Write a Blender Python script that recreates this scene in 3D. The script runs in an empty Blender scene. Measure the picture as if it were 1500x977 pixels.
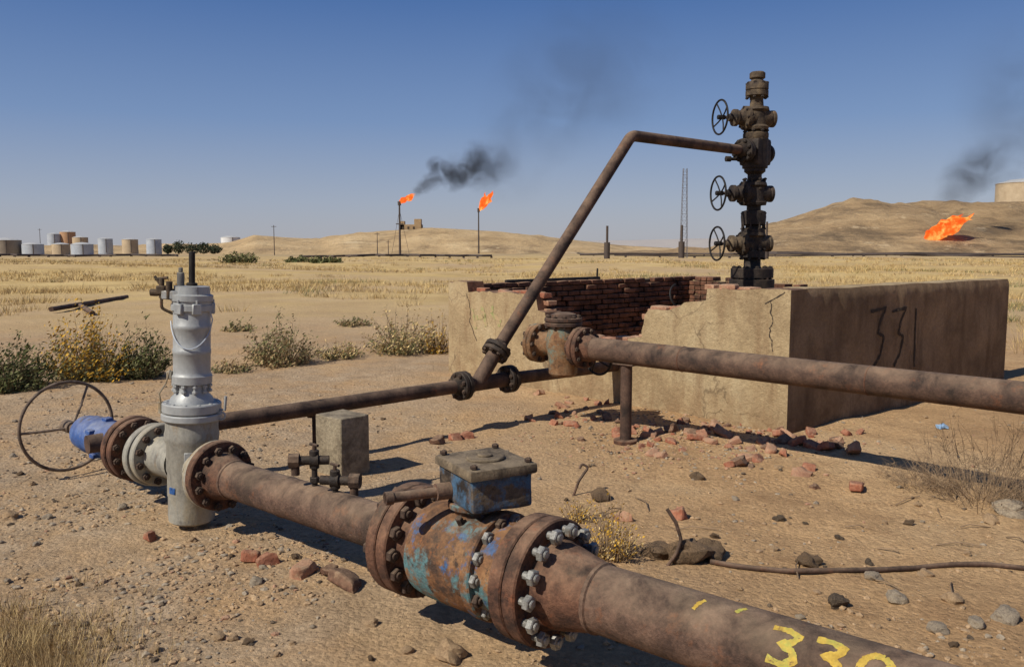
import bpy, bmesh, math, random
import numpy as np
from mathutils import Vector, Matrix, noise
random.seed(7); rng = np.random.default_rng(7)
COL = bpy.context.scene.collection
F = 1250.0; CX = 750.0; CY = 488.5; H = 1.6
PIT = math.atan(126.5/1250)
fw = Vector((0, math.cos(PIT), -math.sin(PIT))); upv = Vector((0, math.sin(PIT), math.cos(PIT))); cam0 = Vector((0, 0, H))
UP = Vector((0, 0, 1))
def ray(px, py): return fw + Vector(((px-CX)/F, 0, 0)) + upv*((CY-py)/F)
def G(px, py, z=0.0):
    d = ray(px, py); return cam0 + d*((z-H)/d.z)
def P(px, py, Y):
    d = ray(px, py); return cam0 + d*(Y/d.y)
def inplane(px, py, o, n):
    d = ray(px, py); return cam0 + d*((o-cam0).dot(n)/d.dot(n))
def sm(a, b, x):
    t = min(1, max(0, (x-a)/(b-a))); return t*t*(3-2*t)
def lerp(a, b, t): return a+(b-a)*t
def S(r, g, b):
    f = lambda c: (c/255/12.92) if c/255 <= .04045 else ((c/255+.055)/1.055)**2.4
    return (f(r), f(g), f(b), 1)
def gz(x, y):
    z = noise.noise((x*.35, y*.35, 0))*.05 + noise.noise((x*1.7, y*1.7, 3))*.024 + noise.noise((x*6, y*6, 5))*.014
    d = math.hypot(x, y)
    z += noise.noise((x*.045, y*.045, 9))*.5*sm(16, 70, d)
    z -= max(0, d-100)*.0062
    return z
def onground(px, py):
    p = G(px, py); p.z = gz(p.x, p.y); return p

# ------------------------------------------------------------------ objects
ORG = {}
def tag(o, label=None, cat=None, group=None, kind=None):
    if label: o['label'] = label
    if cat: o['category'] = cat
    if group: o['group'] = group
    if kind: o['kind'] = kind
    return o
def thing(name, loc, label, cat, group=None):
    o = bpy.data.objects.new(name, None); COL.objects.link(o); o.location = loc
    o.empty_display_size = .1
    ORG[o.name] = Vector(loc)
    return tag(o, label, cat, group)
def fr(o, z, x=None):
    z = Vector(z).normalized()
    if x is None: x = Vector((0, 0, 1)) if abs(z.z) < .9 else Vector((1, 0, 0))
    y = z.cross(Vector(x)).normalized(); x = y.cross(z).normalized()
    m = Matrix((x, y, z)).transposed().to_4x4(); m.translation = Vector(o); return m
def T(o): return Matrix.Translation(Vector(o))
class MB:
    def __init__(s): s.bm = bmesh.new()
    def lathe(s, prof, M, n=32):
        rings = []
        for r, z in prof:
            if r < 1e-6: rings.append([s.bm.verts.new(M @ Vector((0, 0, z)))])
            else: rings.append([s.bm.verts.new(M @ Vector((r*math.cos(2*math.pi*i/n), r*math.sin(2*math.pi*i/n), z))) for i in range(n)])
        for a, b in zip(rings, rings[1:]):
            for i in range(n):
                j = (i+1) % n
                q = [a[i % len(a)], a[j % len(a)], b[j % len(b)], b[i % len(b)]]
                u = []
                for v in q:
                    if v not in u: u.append(v)
                if len(u) > 2:
                    try: s.bm.faces.new(u)
                    except ValueError: pass
        return s
    def cyl(s, M, r, z0, z1, n=24, ch=.004):
        ch = min(ch, r*.3, abs(z1-z0)*.3)
        return s.lathe([(0, z0), (r-ch, z0), (r, z0+ch), (r, z1-ch), (r-ch, z1), (0, z1)], M, n)
    def ring(s, M, r0, r1, z0, z1, n=40, ch=.006):
        return s.lathe([(r0, z0), (r1-ch, z0), (r1, z0+ch), (r1, z1-ch), (r1-ch, z1), (r0, z1), (r0, z0)], M, n)
    def tube(s, pts, rad, n=14, cap=True):
        pts = [Vector(p) for p in pts]
        if not hasattr(rad, '__len__'): rad = [rad]*len(pts)
        t = (pts[1]-pts[0]).normalized()
        x = t.orthogonal().normalized(); rings = []
        for i, p in enumerate(pts):
            a = pts[max(0, i-1)]; b = pts[min(len(pts)-1, i+1)]
            t = (b-a).normalized(); x = (x - t*x.dot(t)).normalized(); y = t.cross(x)
            rings.append([s.bm.verts.new(p+(x*math.cos(2*math.pi*k/n)+y*math.sin(2*math.pi*k/n))*rad[i]) for k in range(n)])
        for a, b in zip(rings, rings[1:]):
            for k in range(n): s.bm.faces.new((a[k], a[(k+1) % n], b[(k+1) % n], b[k]))
        if cap:
            s.bm.faces.new(rings[0][::-1]); s.bm.faces.new(rings[-1])
        return s
    def torus(s, M, R, r, n=48, m=10, closed=True, a0=0, a1=2*math.pi):
        rings = []
        for i in range(n):
            a = a0+(a1-a0)*i/n; c = Vector((R*math.cos(a), R*math.sin(a), 0)); e = Vector((math.cos(a), math.sin(a), 0))
            rings.append([s.bm.verts.new(M @ (c+e*r*math.cos(2*math.pi*k/m)+UP*r*math.sin(2*math.pi*k/m))) for k in range(m)])
        for i in range(n if closed else n-1):
            a = rings[i]; b = rings[(i+1) % n]
            for k in range(m): s.bm.faces.new((a[k], a[(k+1) % m], b[(k+1) % m], b[k]))
        return s
    def box(s, M, size, bev=0, seg=1, cuts=0, amp=0, fq=3):
        r = bmesh.ops.create_cube(s.bm, size=1, matrix=M @ Matrix.Diagonal((*size, 1)))
        vs = r['verts']
        if bev:
            es = list({e for v in vs for e in v.link_edges})
            r = bmesh.ops.bevel(s.bm, geom=es, offset=bev, segments=seg, affect='EDGES', profile=.6)
        if cuts:
            r = bmesh.ops.subdivide_edges(s.bm, edges=list(s.bm.edges), cuts=cuts, use_grid_fill=True)
            for v in s.bm.verts: v.co += noise.noise_vector(v.co*fq+Vector((amp*999, 1, 2)))*amp
        return s
    def ico(s, M, r, sub=2, amp=0, fq=1, seed=0):
        q = bmesh.ops.create_icosphere(s.bm, subdivisions=sub, radius=1)
        for v in q['verts']:
            d = v.co.copy()
            v.co = M @ (d*r*(1+amp*noise.noise(d*fq+Vector((seed*3.1, seed*1.7, seed)))*2))
        return s
    def mesh(s, name, mats, org=Vector((0, 0, 0)), sharp=38, pick=None):
        bm = s.bm
        bmesh.ops.recalc_face_normals(bm, faces=bm.faces)
        if pick:
            for f in bm.faces: f.material_index = pick(f)
        if org.length: bmesh.ops.translate(bm, verts=bm.verts, vec=-org)
        me = bpy.data.meshes.new(name); bm.to_mesh(me); bm.free()
        for m in (mats if isinstance(mats, (list, tuple)) else [mats]): me.materials.append(m)
        if sharp:
            me.shade_smooth(); me.set_sharp_from_angle(angle=math.radians(sharp))
        return me
    def build(s, name, mats, parent=None, org=None, sharp=38, pick=None):
        if parent is not None: o_ = ORG[parent.name]
        else: o_ = Vector(org) if org is not None else Vector((0, 0, 0))
        me = s.mesh(name, mats, o_, sharp, pick)
        o = bpy.data.objects.new(name, me); COL.objects.link(o)
        if parent is not None: o.parent = parent
        else: o.location = o_
        ORG[o.name] = o_.copy()
        return o
def put(me, name, parent, M):
    o = bpy.data.objects.new(name, me); COL.objects.link(o)
    if parent is not None:
        o.parent = parent; o.matrix_basis = T(-ORG[parent.name]) @ M
    else: o.matrix_basis = M
    ORG[o.name] = M.translation.copy()
    return o
def raw(name, V, Fc, mats, mi=None, smooth=False):
    me = bpy.data.meshes.new(name); me.from_pydata(V.tolist() if hasattr(V, 'tolist') else V, [], Fc.tolist() if hasattr(Fc, 'tolist') else Fc)
    for m in mats: me.materials.append(m)
    if mi is not None: me.polygons.foreach_set('material_index', np.asarray(mi, dtype=np.int32))
    if smooth: me.shade_smooth()
    me.update()
    o = bpy.data.objects.new(name, me); COL.objects.link(o); return o

# ------------------------------------------------------------------ materials
class N:
    def __init__(s, name):
        s.m = bpy.data.materials.new(name); s.m.use_nodes = True; s.t = s.m.node_tree
        s.b = s.t.nodes['Principled BSDF']; s.out = s.t.nodes['Material Output']
    def n(s, ty, **k):
        q = s.t.nodes.new(ty)
        for a, v in k.items(): setattr(q, a, v)
        return q
    def l(s, a, b): s.t.links.new(a, b)
    def noise(s, vec, scale, detail=8, rough=.6, dist=0):
        q = s.n('ShaderNodeTexNoise'); q.inputs['Scale'].default_value = scale; q.inputs['Detail'].default_value = detail
        q.inputs['Roughness'].default_value = rough; q.inputs['Distortion'].default_value = dist
        s.l(vec, q.inputs['Vector']); return q.outputs['Fac']
    def ramp(s, fac, stops):
        q = s.n('ShaderNodeValToRGB'); e = q.color_ramp.elements
        while len(e) < len(stops): e.new(.5)
        for i, (p, c) in enumerate(stops): e[i].position = p; e[i].color = c
        s.l(fac, q.inputs[0]); return q.outputs[0]
    def mr(s, v, a, b, c=0, d=1):
        q = s.n('ShaderNodeMapRange'); s.l(v, q.inputs[0])
        for i, x in enumerate((a, b, c, d)): q.inputs[1+i].default_value = x
        return q.outputs[0]
    def mix(s, f, a, b, mode='MIX'):
        q = s.n('ShaderNodeMix', data_type='RGBA', blend_type=mode)
        for i, x in ((0, f), (6, a), (7, b)):
            if isinstance(x, (int, float, tuple)): q.inputs[i].default_value = x
            else: s.l(x, q.inputs[i])
        return q.outputs[2]
    def math(s, op, a, b=0):
        q = s.n('ShaderNodeMath', operation=op)
        for i, x in enumerate((a, b)):
            if isinstance(x, (int, float)): q.inputs[i].default_value = x
            else: s.l(x, q.inputs[i])
        return q.outputs[0]
    def grey(s, v):
        cb = s.n('ShaderNodeCombineColor'); [s.l(v, cb.inputs[i]) for i in range(3)]; return cb.outputs[0]
def gen(name, ramp, scale=4, rough=.85, metal=0, bump=.3, bscale=45, fine=.3, dust=None, patch=(), stretch=None, dist=.01):
    k = N(name); tc = k.n('ShaderNodeTexCoord').outputs['Object']; vec = tc
    if stretch:
        mp = k.n('ShaderNodeMapping'); mp.inputs['Scale'].default_value = stretch; k.l(tc, mp.inputs[0]); vec = mp.outputs[0]
    n1 = k.noise(vec, scale, 9, .68, .3); n2 = k.noise(tc, bscale, 6, .72)
    n = len(ramp); st = [(.33+.34*i/(n-1), c) for i, c in enumerate(ramp)]
    col = k.ramp(n1, st)
    for i, (pc, ps, lo, hi) in enumerate(patch):
        mp = k.n('ShaderNodeMapping'); mp.inputs['Location'].default_value = (3.3*i+1, 7.1*i, 2.2); k.l(vec, mp.inputs[0])
        pn = k.noise(mp.outputs[0], ps, 10, .72)
        col = k.mix(k.mr(pn, lo, hi), col, pc)
    col = k.mix(1.0, col, k.grey(k.mr(n2, .3, .7, 1-fine, 1+fine)), 'MULTIPLY')
    if dust:
        geo = k.n('ShaderNodeNewGeometry'); sx = k.n('ShaderNodeSeparateXYZ'); k.l(geo.outputs['Normal'], sx.inputs[0])
        f = k.math('MULTIPLY', k.mr(sx.outputs[2], .1, .95), k.mr(n1, .35, .62, .15, 1)); f = k.math('MULTIPLY', f, dust[1])
        col = k.mix(f, col, dust[0])
    k.l(col, k.b.inputs['Base Color'])
    k.b.inputs['Metallic'].default_value = metal
    k.l(k.mr(n2, .3, .7, max(.2, rough-.12), min(1, rough+.12)), k.b.inputs['Roughness'])
    k.b.inputs['Specular IOR Level'].default_value = .3
    if bump:
        bp = k.n('ShaderNodeBump'); bp.inputs['Strength'].default_value = bump; bp.inputs['Distance'].default_value = dist
        h = k.math('ADD', n2, k.math('MULTIPLY', n1, 1.5)); k.l(h, bp.inputs['Height']); k.l(bp.outputs[0], k.b.inputs['Normal'])
    return k.m
DUST = S(166, 142, 114)
m_pipe = gen('rusty_pipe', [S(52, 39, 33), S(90, 69, 57), S(114, 89, 73)], 6, .85, 0, .6, 70, .4, (DUST, .5), [(S(116, 76, 52), 9, .56, .7), (S(64, 50, 41), 3, .52, .64)])
m_pipe2 = gen('dark_rusty_pipe', [S(44, 34, 29), S(80, 61, 50), S(102, 79, 64)], 5, .82, 0, .45, 60, .35, (DUST, .36), [(S(116, 74, 50), 7, .58, .72), (S(40, 33, 28), 4, .55, .7)])
m_flange = gen('red_rust_flange', [S(50, 36, 30), S(92, 63, 48), S(116, 82, 62)], 10, .88, 0, .6, 75, .4, (DUST, .34), [(S(46, 35, 30), 6, .52, .65), (S(124, 75, 50), 8, .6, .7)])
m_dark = gen('black_oily_iron', [S(24, 20, 18), S(46, 38, 32), S(70, 58, 47)], 7, .65, 0, .5, 60, .4, (S(110, 92, 70), .34), [(S(84, 66, 49), 9, .6, .7)])
m_olive = gen('weathered_brown_iron', [S(42, 34, 28), S(80, 67, 52), S(108, 92, 70)], 7, .78, 0, .5, 60, .38, (S(134, 114, 88), .32), [(S(36, 30, 26), 5, .5, .62), (S(108, 78, 54), 8, .6, .7)])
m_grey = gen('grey_metallic_paint', [S(142, 144, 143), S(163, 164, 161), S(174, 174, 170)], 3, .5, .2, .12, 40, .1, (S(174, 165, 146), .3), [(S(150, 136, 112), 7, .6, .74), (S(94, 90, 84), 12, .61, .69)], (1, 1, .3))
m_greyb = gen('stained_grey_paint', [S(120, 117, 109), S(150, 146, 134), S(150, 138, 113)], 5, .6, .12, .25, 50, .2, (S(166, 152, 126), .4), [(S(136, 104, 58), 6, .57, .7), (S(94, 91, 87), 5, .56, .66)], (1, 1, .4))
m_blue = gen('chipped_blue_paint', [S(42, 64, 112), S(58, 88, 144), S(88, 114, 158)], 6, .55, 0, .25, 50, .25, (S(152, 146, 136), .6), [(S(88, 72, 60), 9, .58, .65), (S(140, 138, 134), 8, .6, .7)])
m_bluegrey = gen('faded_blue_rust', [S(50, 43, 36), S(86, 72, 58), S(98, 86, 70)], 6, .88, 0, .7, 55, .4, (S(144, 124, 98), .45), [(S(64, 92, 116), 4, .48, .56), (S(42, 35, 30), 7, .55, .65), (S(112, 76, 50), 8, .58, .68)])
m_lid = gen('rusty_lid', [S(70, 60, 48), S(108, 94, 75), S(132, 116, 93)], 9, .92, 0, .8, 55, .35, (S(150, 132, 106), .45), [(S(52, 44, 38), 6, .53, .64)])
m_ball = gen('orange_rust_blue_remnant', [S(66, 47, 35), S(122, 84, 54), S(144, 107, 72)], 6, .78, 0, .6, 60, .38, (S(156, 126, 92), .3), [(S(66, 51, 42), 4, .5, .6), (S(84, 116, 118), 4, .52, .58), (S(56, 88, 126), 6, .56, .62), (S(146, 88, 46), 9, .6, .7), (S(56, 44, 37), 14, .58, .66)])
m_check = gen('check_valve_rust', [S(80, 60, 43), S(126, 92, 62), S(126, 106, 80)], 8, .85, 0, .5, 60, .35, (DUST, .3), [(S(106, 115, 102), 5, .54, .62), (S(94, 58, 40), 7, .56, .66)])
m_nutr = gen('rusty_nut', [S(40, 33, 28), S(70, 55, 46), S(94, 74, 59)], 20, .85, .1, .4, 90, .35, (DUST, .34))
m_nuts = gen('plated_nut', [S(94, 90, 82), S(136, 134, 127), S(160, 157, 150)], 24, .5, .35, .3, 90, .25, None, [(S(100, 74, 52), 14, .55, .64)])
m_wheel = gen('handwheel_iron', [S(68, 56, 47), S(110, 94, 79), S(134, 117, 100)], 12, .78, .1, .35, 80, .3)
m_black = gen('black_iron', [S(20, 18, 17), S(34, 30, 27), S(50, 44, 39)], 10, .65, .1, .3, 80, .3)
m_conc = gen('rough_concrete', [S(98, 87, 71), S(136, 123, 101), S(156, 143, 119)], 6, .95, 0, .9, 40, .3, None, [(S(90, 79, 65), 4, .54, .66)])
m_yell = gen('yellow_paint', [S(160, 128, 50), S(184, 154, 68), S(154, 156, 76)], 14, .85, 0, .1, 60, .25, None, [(S(104, 82, 60), 20, .56, .62)])
m_green = gen('faded_green_paint', [S(134, 138, 86), S(146, 144, 94), S(162, 146, 106)], 9, .9, 0, .1, 60, .15, None, [(S(168, 144, 108), 12, .46, .52)])
m_ink = gen('faded_black_paint', [S(48, 40, 33), S(56, 47, 38), S(68, 57, 46)], 9, .95, 0, .1, 60, .2, None, [(S(108, 90, 70), 14, .56, .64)])
m_tag = gen('blue_tag', [S(30, 60, 110), S(40, 78, 130), S(60, 96, 150)], 30, .5, 0, 0)
m_brick = [gen('brick_red', [S(116, 70, 52), S(152, 94, 70), S(166, 114, 88)], 9, .95, 0, .7, 60, .3, (DUST, .6), [(S(150, 122, 94), 12, .56, .66)]),
           gen('brick_pale', [S(136, 98, 76), S(162, 118, 92), S(172, 136, 108)], 9, .95, 0, .7, 60, .3, (DUST, .65), [(S(158, 132, 104), 12, .54, .64)]),
           gen('brick_dark', [S(76, 55, 44), S(106, 77, 60), S(128, 97, 76)], 9, .95, 0, .7, 60, .35, (DUST, .55), [(S(146, 120, 94), 12, .56, .66)])]
m_wbrick = gen('old_wall_brick', [S(60, 42, 33), S(100, 67, 50), S(132, 92, 69)], 4, .95, 0, .7, 50, .4, (DUST, .4), [(S(46, 36, 30), 1.6, .53, .63), (S(130, 80, 56), 6, .58, .68)])
m_mort = gen('old_mortar', [S(56, 45, 36), S(78, 64, 52), S(98, 82, 65)], 5, .95, 0, .5, 50, .3)
m_stone = [gen('stone_grey', [S(122, 109, 92), S(152, 137, 116), S(172, 156, 131)], 8, .95, 0, .7, 50, .3),
           gen('stone_tan', [S(134, 110, 82), S(166, 138, 105), S(182, 154, 118)], 8, .95, 0, .7, 50, .3),
           gen('stone_dark', [S(66, 56, 46), S(96, 82, 66), S(126, 108, 86)], 8, .95, 0, .9, 50, .35)]
m_clod = gen('earth_clod', [S(74, 60, 46), S(108, 88, 66), S(136, 110, 82)], 12, 1, 0, 1, 45, .4, (S(164, 135, 102), .5))
def plaster(name, a, b, c, stain, crack=True):
    k = N(name); tc = k.n('ShaderNodeTexCoord').outputs['Object']
    n1 = k.noise(tc, 1.6, 10, .66, .4); n2 = k.noise(tc, 28, 8, .75); n3 = k.noise(tc, 5, 8, .68)
    col = k.ramp(n1, [(.32, a), (.5, b), (.68, c)])
    mp = k.n('ShaderNodeMapping'); mp.inputs['Scale'].default_value = (2.4, 2.4, .5); k.l(tc, mp.inputs[0])
    col = k.mix(k.mr(k.noise(mp.outputs[0], 2.2, 8, .65), .5, .72, 0, .8), col, stain)
    sx = k.n('ShaderNodeSeparateXYZ'); k.l(tc, sx.inputs[0])
    low = k.math('MULTIPLY', k.mr(sx.outputs[2], .5, 0), k.mr(n3, .35, .6)); col = k.mix(k.math('MULTIPLY', low, .75), col, stain)
    col = k.mix(k.mr(n3, .58, .7, 0, .5), col, a)
    h = k.math('ADD', k.math('MULTIPLY', n3, 1.6), n2)
    if crack:
        vo = k.n('ShaderNodeTexVoronoi', feature='DISTANCE_TO_EDGE'); vo.inputs['Scale'].default_value = .6
        off = k.n('ShaderNodeTexNoise'); off.inputs['Scale'].default_value = 3; off.inputs['Detail'].default_value = 6; k.l(tc, off.inputs['Vector'])
        ad = k.n('ShaderNodeVectorMath', operation='MULTIPLY_ADD'); k.l(off.outputs['Color'], ad.inputs[0]); ad.inputs[1].default_value = (.5, .5, .5); k.l(tc, ad.inputs[2])
        k.l(ad.outputs[0], vo.inputs['Vector'])
        cr = k.mr(vo.outputs['Distance'], .002, .007); col = k.mix(k.math('MULTIPLY', k.math('SUBTRACT', 1, cr), k.mr(n1, .48, .56, 0, .5)), col, S(84, 68, 53))
    col = k.mix(1.0, col, k.grey(k.mr(n2, .3, .7, .8, 1.18)), 'MULTIPLY')
    k.l(col, k.b.inputs['Base Color']); k.b.inputs['Roughness'].default_value = .95; k.b.inputs['Specular IOR Level'].default_value = .15
    bp = k.n('ShaderNodeBump'); bp.inputs['Strength'].default_value = .7; bp.inputs['Distance'].default_value = .025
    k.l(h, bp.inputs['Height']); k.l(bp.outputs[0], k.b.inputs['Normal']); return k.m
m_plas = plaster('tan_plaster', S(144, 123, 93), S(170, 148, 113), S(182, 163, 128), S(132, 106, 78))
m_plas_shade = plaster('shaded_plaster', S(112, 92, 70), S(138, 115, 89), S(156, 132, 103), S(94, 75, 56), False)  # shaded copy of the tan plaster: side wall's shade put into the colour

def ground_mat():
    k = N('dry_ground'); tc = k.n('ShaderNodeTexCoord').outputs['Object']
    sx = k.n('ShaderNodeSeparateXYZ'); k.l(tc, sx.inputs[0]); X, Y = sx.outputs[0], sx.outputs[1]
    nb = k.noise(tc, .5, 10, .66, .3); nm = k.noise(tc, 3.5, 10, .7); nf = k.noise(tc, 38, 8, .78); npk = k.noise(tc, 1.1, 8, .65, .5)
    soil = k.ramp(nb, [(.3, S(162, 129, 92)), (.5, S(182, 148, 107)), (.7, S(194, 164, 124))])
    soil = k.mix(k.mr(nm, .5, .7, 0, .6), soil, S(138, 107, 76))
    grav = k.ramp(nm, [(.3, S(146, 123, 95)), (.55, S(174, 150, 120)), (.75, S(190, 168, 138))])
    gm = k.math('MULTIPLY', k.mr(k.math('ADD', X, k.math('MULTIPLY', nb, 3)), 2.6, .2), k.mr(Y, 30, 9))
    gm = k.math('MULTIPLY', gm, k.mr(npk, .36, .56, .1, 1))
    col = k.mix(gm, soil, grav)
    straw = k.ramp(k.noise(tc, .22, 10, .72), [(.3, S(162, 136, 94)), (.48, S(190, 162, 108)), (.62, S(204, 177, 122)), (.8, S(174, 150, 106))])
    fm = k.mr(k.math('ADD', Y, k.math('MULTIPLY', k.noise(tc, .12, 8, .65), 26)), 27, 40)
    fm = k.math('MULTIPLY', fm, k.mr(k.noise(tc, .07, 8, .68), .36, .56, .05, 1))
    pale = k.ramp(k.noise(tc, .3, 8, .7), [(.3, S(164, 137, 103)), (.7, S(188, 162, 128))])
    col = k.mix(k.mr(Y, 12, 20), col, pale)
    col = k.mix(fm, col, straw)
    far = k.noise(tc, .012, 8, .6); col = k.mix(k.math('MULTIPLY', k.mr(Y, 90, 260), k.mr(far, .4, .6)), col, S(158, 138, 108))
    vo = k.n('ShaderNodeTexVoronoi'); vo.inputs['Scale'].default_value = 44; k.l(tc, vo.inputs['Vector'])
    sc = k.n('ShaderNodeSeparateColor'); k.l(vo.outputs['Color'], sc.inputs[0])
    v = k.mr(sc.outputs[0], 0, 1, .87, 1.12)
    v = k.math('MULTIPLY', v, k.mr(nf, .28, .72, .72, 1.26))
    col = k.mix(1.0, col, k.grey(v), 'MULTIPLY')
    k.l(col, k.b.inputs['Base Color']); k.b.inputs['Roughness'].default_value = 1; k.b.inputs['Specular IOR Level'].default_value = .1
    h = k.math('ADD', k.math('MULTIPLY', nm, 2.2), k.math('ADD', k.math('MULTIPLY', nf, .7), k.math('MULTIPLY', vo.outputs['Distance'], -.35)))
    bp = k.n('ShaderNodeBump'); bp.inputs['Strength'].default_value = .75; bp.inputs['Distance'].default_value = .028
    k.l(h, bp.inputs['Height']); k.l(bp.outputs[0], k.b.inputs['Normal']); return k.m
def leafm(name, a, b, rough=.9):
    k = N(name); g = k.n('ShaderNodeNewGeometry')
    col = k.ramp(g.outputs['Random Per Island'], [(0, a), (1, b)])
    k.l(col, k.b.inputs['Base Color']); k.b.inputs['Roughness'].default_value = rough; k.b.inputs['Specular IOR Level'].default_value = .15
    return k.m
m_straw = leafm('straw_blades', S(166, 138, 88), S(214, 188, 132)); m_straw2 = leafm('brown_straw', S(136, 114, 80), S(186, 160, 116))
m_lgreen = leafm('grey_green_leaf', S(88, 90, 58), S(138, 134, 90)); m_dgreen = leafm('dark_green_leaf', S(50, 60, 34), S(94, 98, 56))
m_yleaf = leafm('yellow_flowering_leaf', S(162, 120, 40), S(210, 166, 64)); m_twig = leafm('dry_twig', S(96, 80, 63), S(154, 130, 102))
m_tree = leafm('far_tree_leaf', S(50, 58, 44), S(80, 86, 64))
def emis(name):
    k = N(name); tc = k.n('ShaderNodeTexCoord').outputs['Object']
    col = k.ramp(k.noise(tc, .35, 5, .6), [(.3, S(222, 66, 22)), (.5, S(250, 108, 40)), (.72, S(255, 190, 100))])
    e = k.n('ShaderNodeEmission'); e.inputs[1].default_value = 1.3; k.l(col, e.inputs[0]); k.l(e.outputs[0], k.out.inputs[0]); return k.m
m_fire = emis('burning_gas')
def smoke(name, dens, sc):
    k = N(name); tc = k.n('ShaderNodeTexCoord').outputs['Object']; geo = k.n('ShaderNodeNewGeometry')
    ln = k.n('ShaderNodeVectorMath', operation='LENGTH'); k.l(tc, ln.inputs[0])
    fo = k.mr(ln.outputs['Value'], 1, .15)
    nz = k.mr(k.noise(geo.outputs['Position'], sc, 6, .65, .8), .38, .64)
    d = k.math('MULTIPLY', k.math('MULTIPLY', fo, nz), dens)
    a = k.n('ShaderNodeVolumeAbsorption'); a.inputs[0].default_value = (.06, .05, .05, 1); k.l(d, a.inputs[1])
    s_ = k.n('ShaderNodeVolumeScatter'); s_.inputs[0].default_value = (.5, .5, .55, 1); k.l(k.math('MULTIPLY', d, .2), s_.inputs[1])
    ad = k.n('ShaderNodeAddShader'); k.l(a.outputs[0], ad.inputs[0]); k.l(s_.outputs[0], ad.inputs[1])
    k.t.nodes.remove(k.b); k.l(ad.outputs[0], k.out.inputs['Volume']); return k.m
m_smk = [smoke('dense_smoke', .26, .14), smoke('mid_smoke', .055, .09), smoke('thin_smoke', .008, .035)]
m_hill = gen('far_hill', [S(158, 132, 94), S(182, 154, 112), S(196, 170, 128)], .035, 1, 0, .5, .25, .14, None, [(S(134, 112, 82), .03, .52, .66), (S(200, 178, 140), .06, .6, .68)], None, 4)
m_hillr = gen('right_hill', [S(132, 108, 77), S(160, 133, 96), S(178, 151, 112)], .045, 1, 0, .6, .3, .18, None, [(S(114, 95, 70), .035, .5, .64), (S(194, 170, 133), .07, .58, .68)], (1, 1, 3), 4)
m_haze = gen('haze_tinted_ridge', [S(158, 152, 146), S(166, 158, 150), S(170, 162, 152)], .01, 1, 0, 0)  # aerial haze baked into pale, low-contrast colours
def plain(name, a, b, rough=.7, metal=0, sc=.3): return gen(name, [a, b], sc, rough, metal, 0, 2, .08)
m_tk = {'silver': plain('tank_silver', S(156, 163, 171), S(180, 184, 188), .5, .1), 'tan': plain('tank_tan', S(166, 146, 117), S(186, 166, 136)), 'orange': plain('tank_rust', S(168, 128, 95), S(180, 144, 109)),
        'brown': plain('tank_brown', S(126, 115, 102), S(144, 131, 114)), 'white': plain('tank_white', S(200, 200, 198), S(214, 212, 208)), 'roof': plain('tank_roof', S(160, 160, 158), S(180, 178, 172))}
m_far = plain('far_dark_iron', S(64, 56, 52), S(88, 76, 68)); m_farg = plain('far_grey_iron', S(96, 94, 98), S(116, 112, 112))
m_ruin = plain('far_masonry', S(146, 120, 88), S(168, 142, 106)); m_void = plain('dark_opening', S(56, 47, 38), S(66, 55, 45))
m_litter = plain('blue_litter', S(90, 130, 170), S(170, 190, 205))

# ------------------------------------------------------------------ camera, light, world
cd = bpy.data.cameras.new('camera'); cd.lens = 30; cd.sensor_width = 36; cd.clip_end = 12000; cd.clip_start = .05
co = bpy.data.objects.new('camera', cd); COL.objects.link(co); co.location = cam0; co.rotation_euler = (math.pi/2-PIT, 0, 0)
bpy.context.scene.camera = co
EL = math.radians(43); hz = Vector((-.78, -.62, 0)).normalized()
tosun = hz*math.cos(EL)+UP*math.sin(EL)
sl = bpy.data.lights.new('sun', 'SUN'); sl.energy = 4.9; sl.angle = math.radians(.5); sl.color = (1, .95, .86)
so = bpy.data.objects.new('sun', sl); COL.objects.link(so); so.rotation_euler = (-tosun).to_track_quat('-Z', 'Y').to_euler(); so.location = (0, 0, 30)
w = bpy.data.worlds.new('World'); bpy.context.scene.world = w; w.use_nodes = True
nt = w.node_tree; sk = nt.nodes.new('ShaderNodeTexSky'); sk.sky_type = 'NISHITA'; sk.sun_disc = False
sk.sun_elevation = EL; sk.sun_rotation = math.atan2(hz.x, hz.y); sk.altitude = 300; sk.air_density = 1.0; sk.dust_density = 1.0; sk.ozone_density = 1.5
bg = nt.nodes['Background']; nt.links.new(sk.outputs[0], bg.inputs[0]); bg.inputs[1].default_value = .08
tcw = nt.nodes.new('ShaderNodeTexCoord'); sxw = nt.nodes.new('ShaderNodeSeparateXYZ'); nt.links.new(tcw.outputs['Generated'], sxw.inputs[0])
rp = nt.nodes.new('ShaderNodeValToRGB'); mpw = nt.nodes.new('ShaderNodeMapRange'); nt.links.new(sxw.outputs[2], mpw.inputs[0]); mpw.inputs[1].default_value = -.05; mpw.inputs[2].default_value = .45
nt.links.new(mpw.outputs[0], rp.inputs[0]); e = rp.color_ramp.elements
stops = [(0, S(160, 150, 140)), (.1, S(174, 175, 184)), (.2, S(158, 168, 190)), (.38, S(116, 143, 188)), (.64, S(68, 107, 168)), (1, S(46, 80, 142))]
while len(e) < len(stops): e.new(.5)
for i, (p, c) in enumerate(stops): e[i].position = p; e[i].color = c
bg2 = nt.nodes.new('ShaderNodeBackground'); nt.links.new(rp.outputs[0], bg2.inputs[0]); bg2.inputs[1].default_value = 1.0
mxw = nt.nodes.new('ShaderNodeMixShader'); mxw.inputs[0].default_value = .8; nt.links.new(bg.outputs[0], mxw.inputs[1]); nt.links.new(bg2.outputs[0], mxw.inputs[2]); nt.links.new(mxw.outputs[0], nt.nodes['World Output'].inputs[0])
vs = bpy.context.scene.view_settings; vs.view_transform = 'Standard'; vs.look = 'None'; vs.exposure = 0

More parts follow.
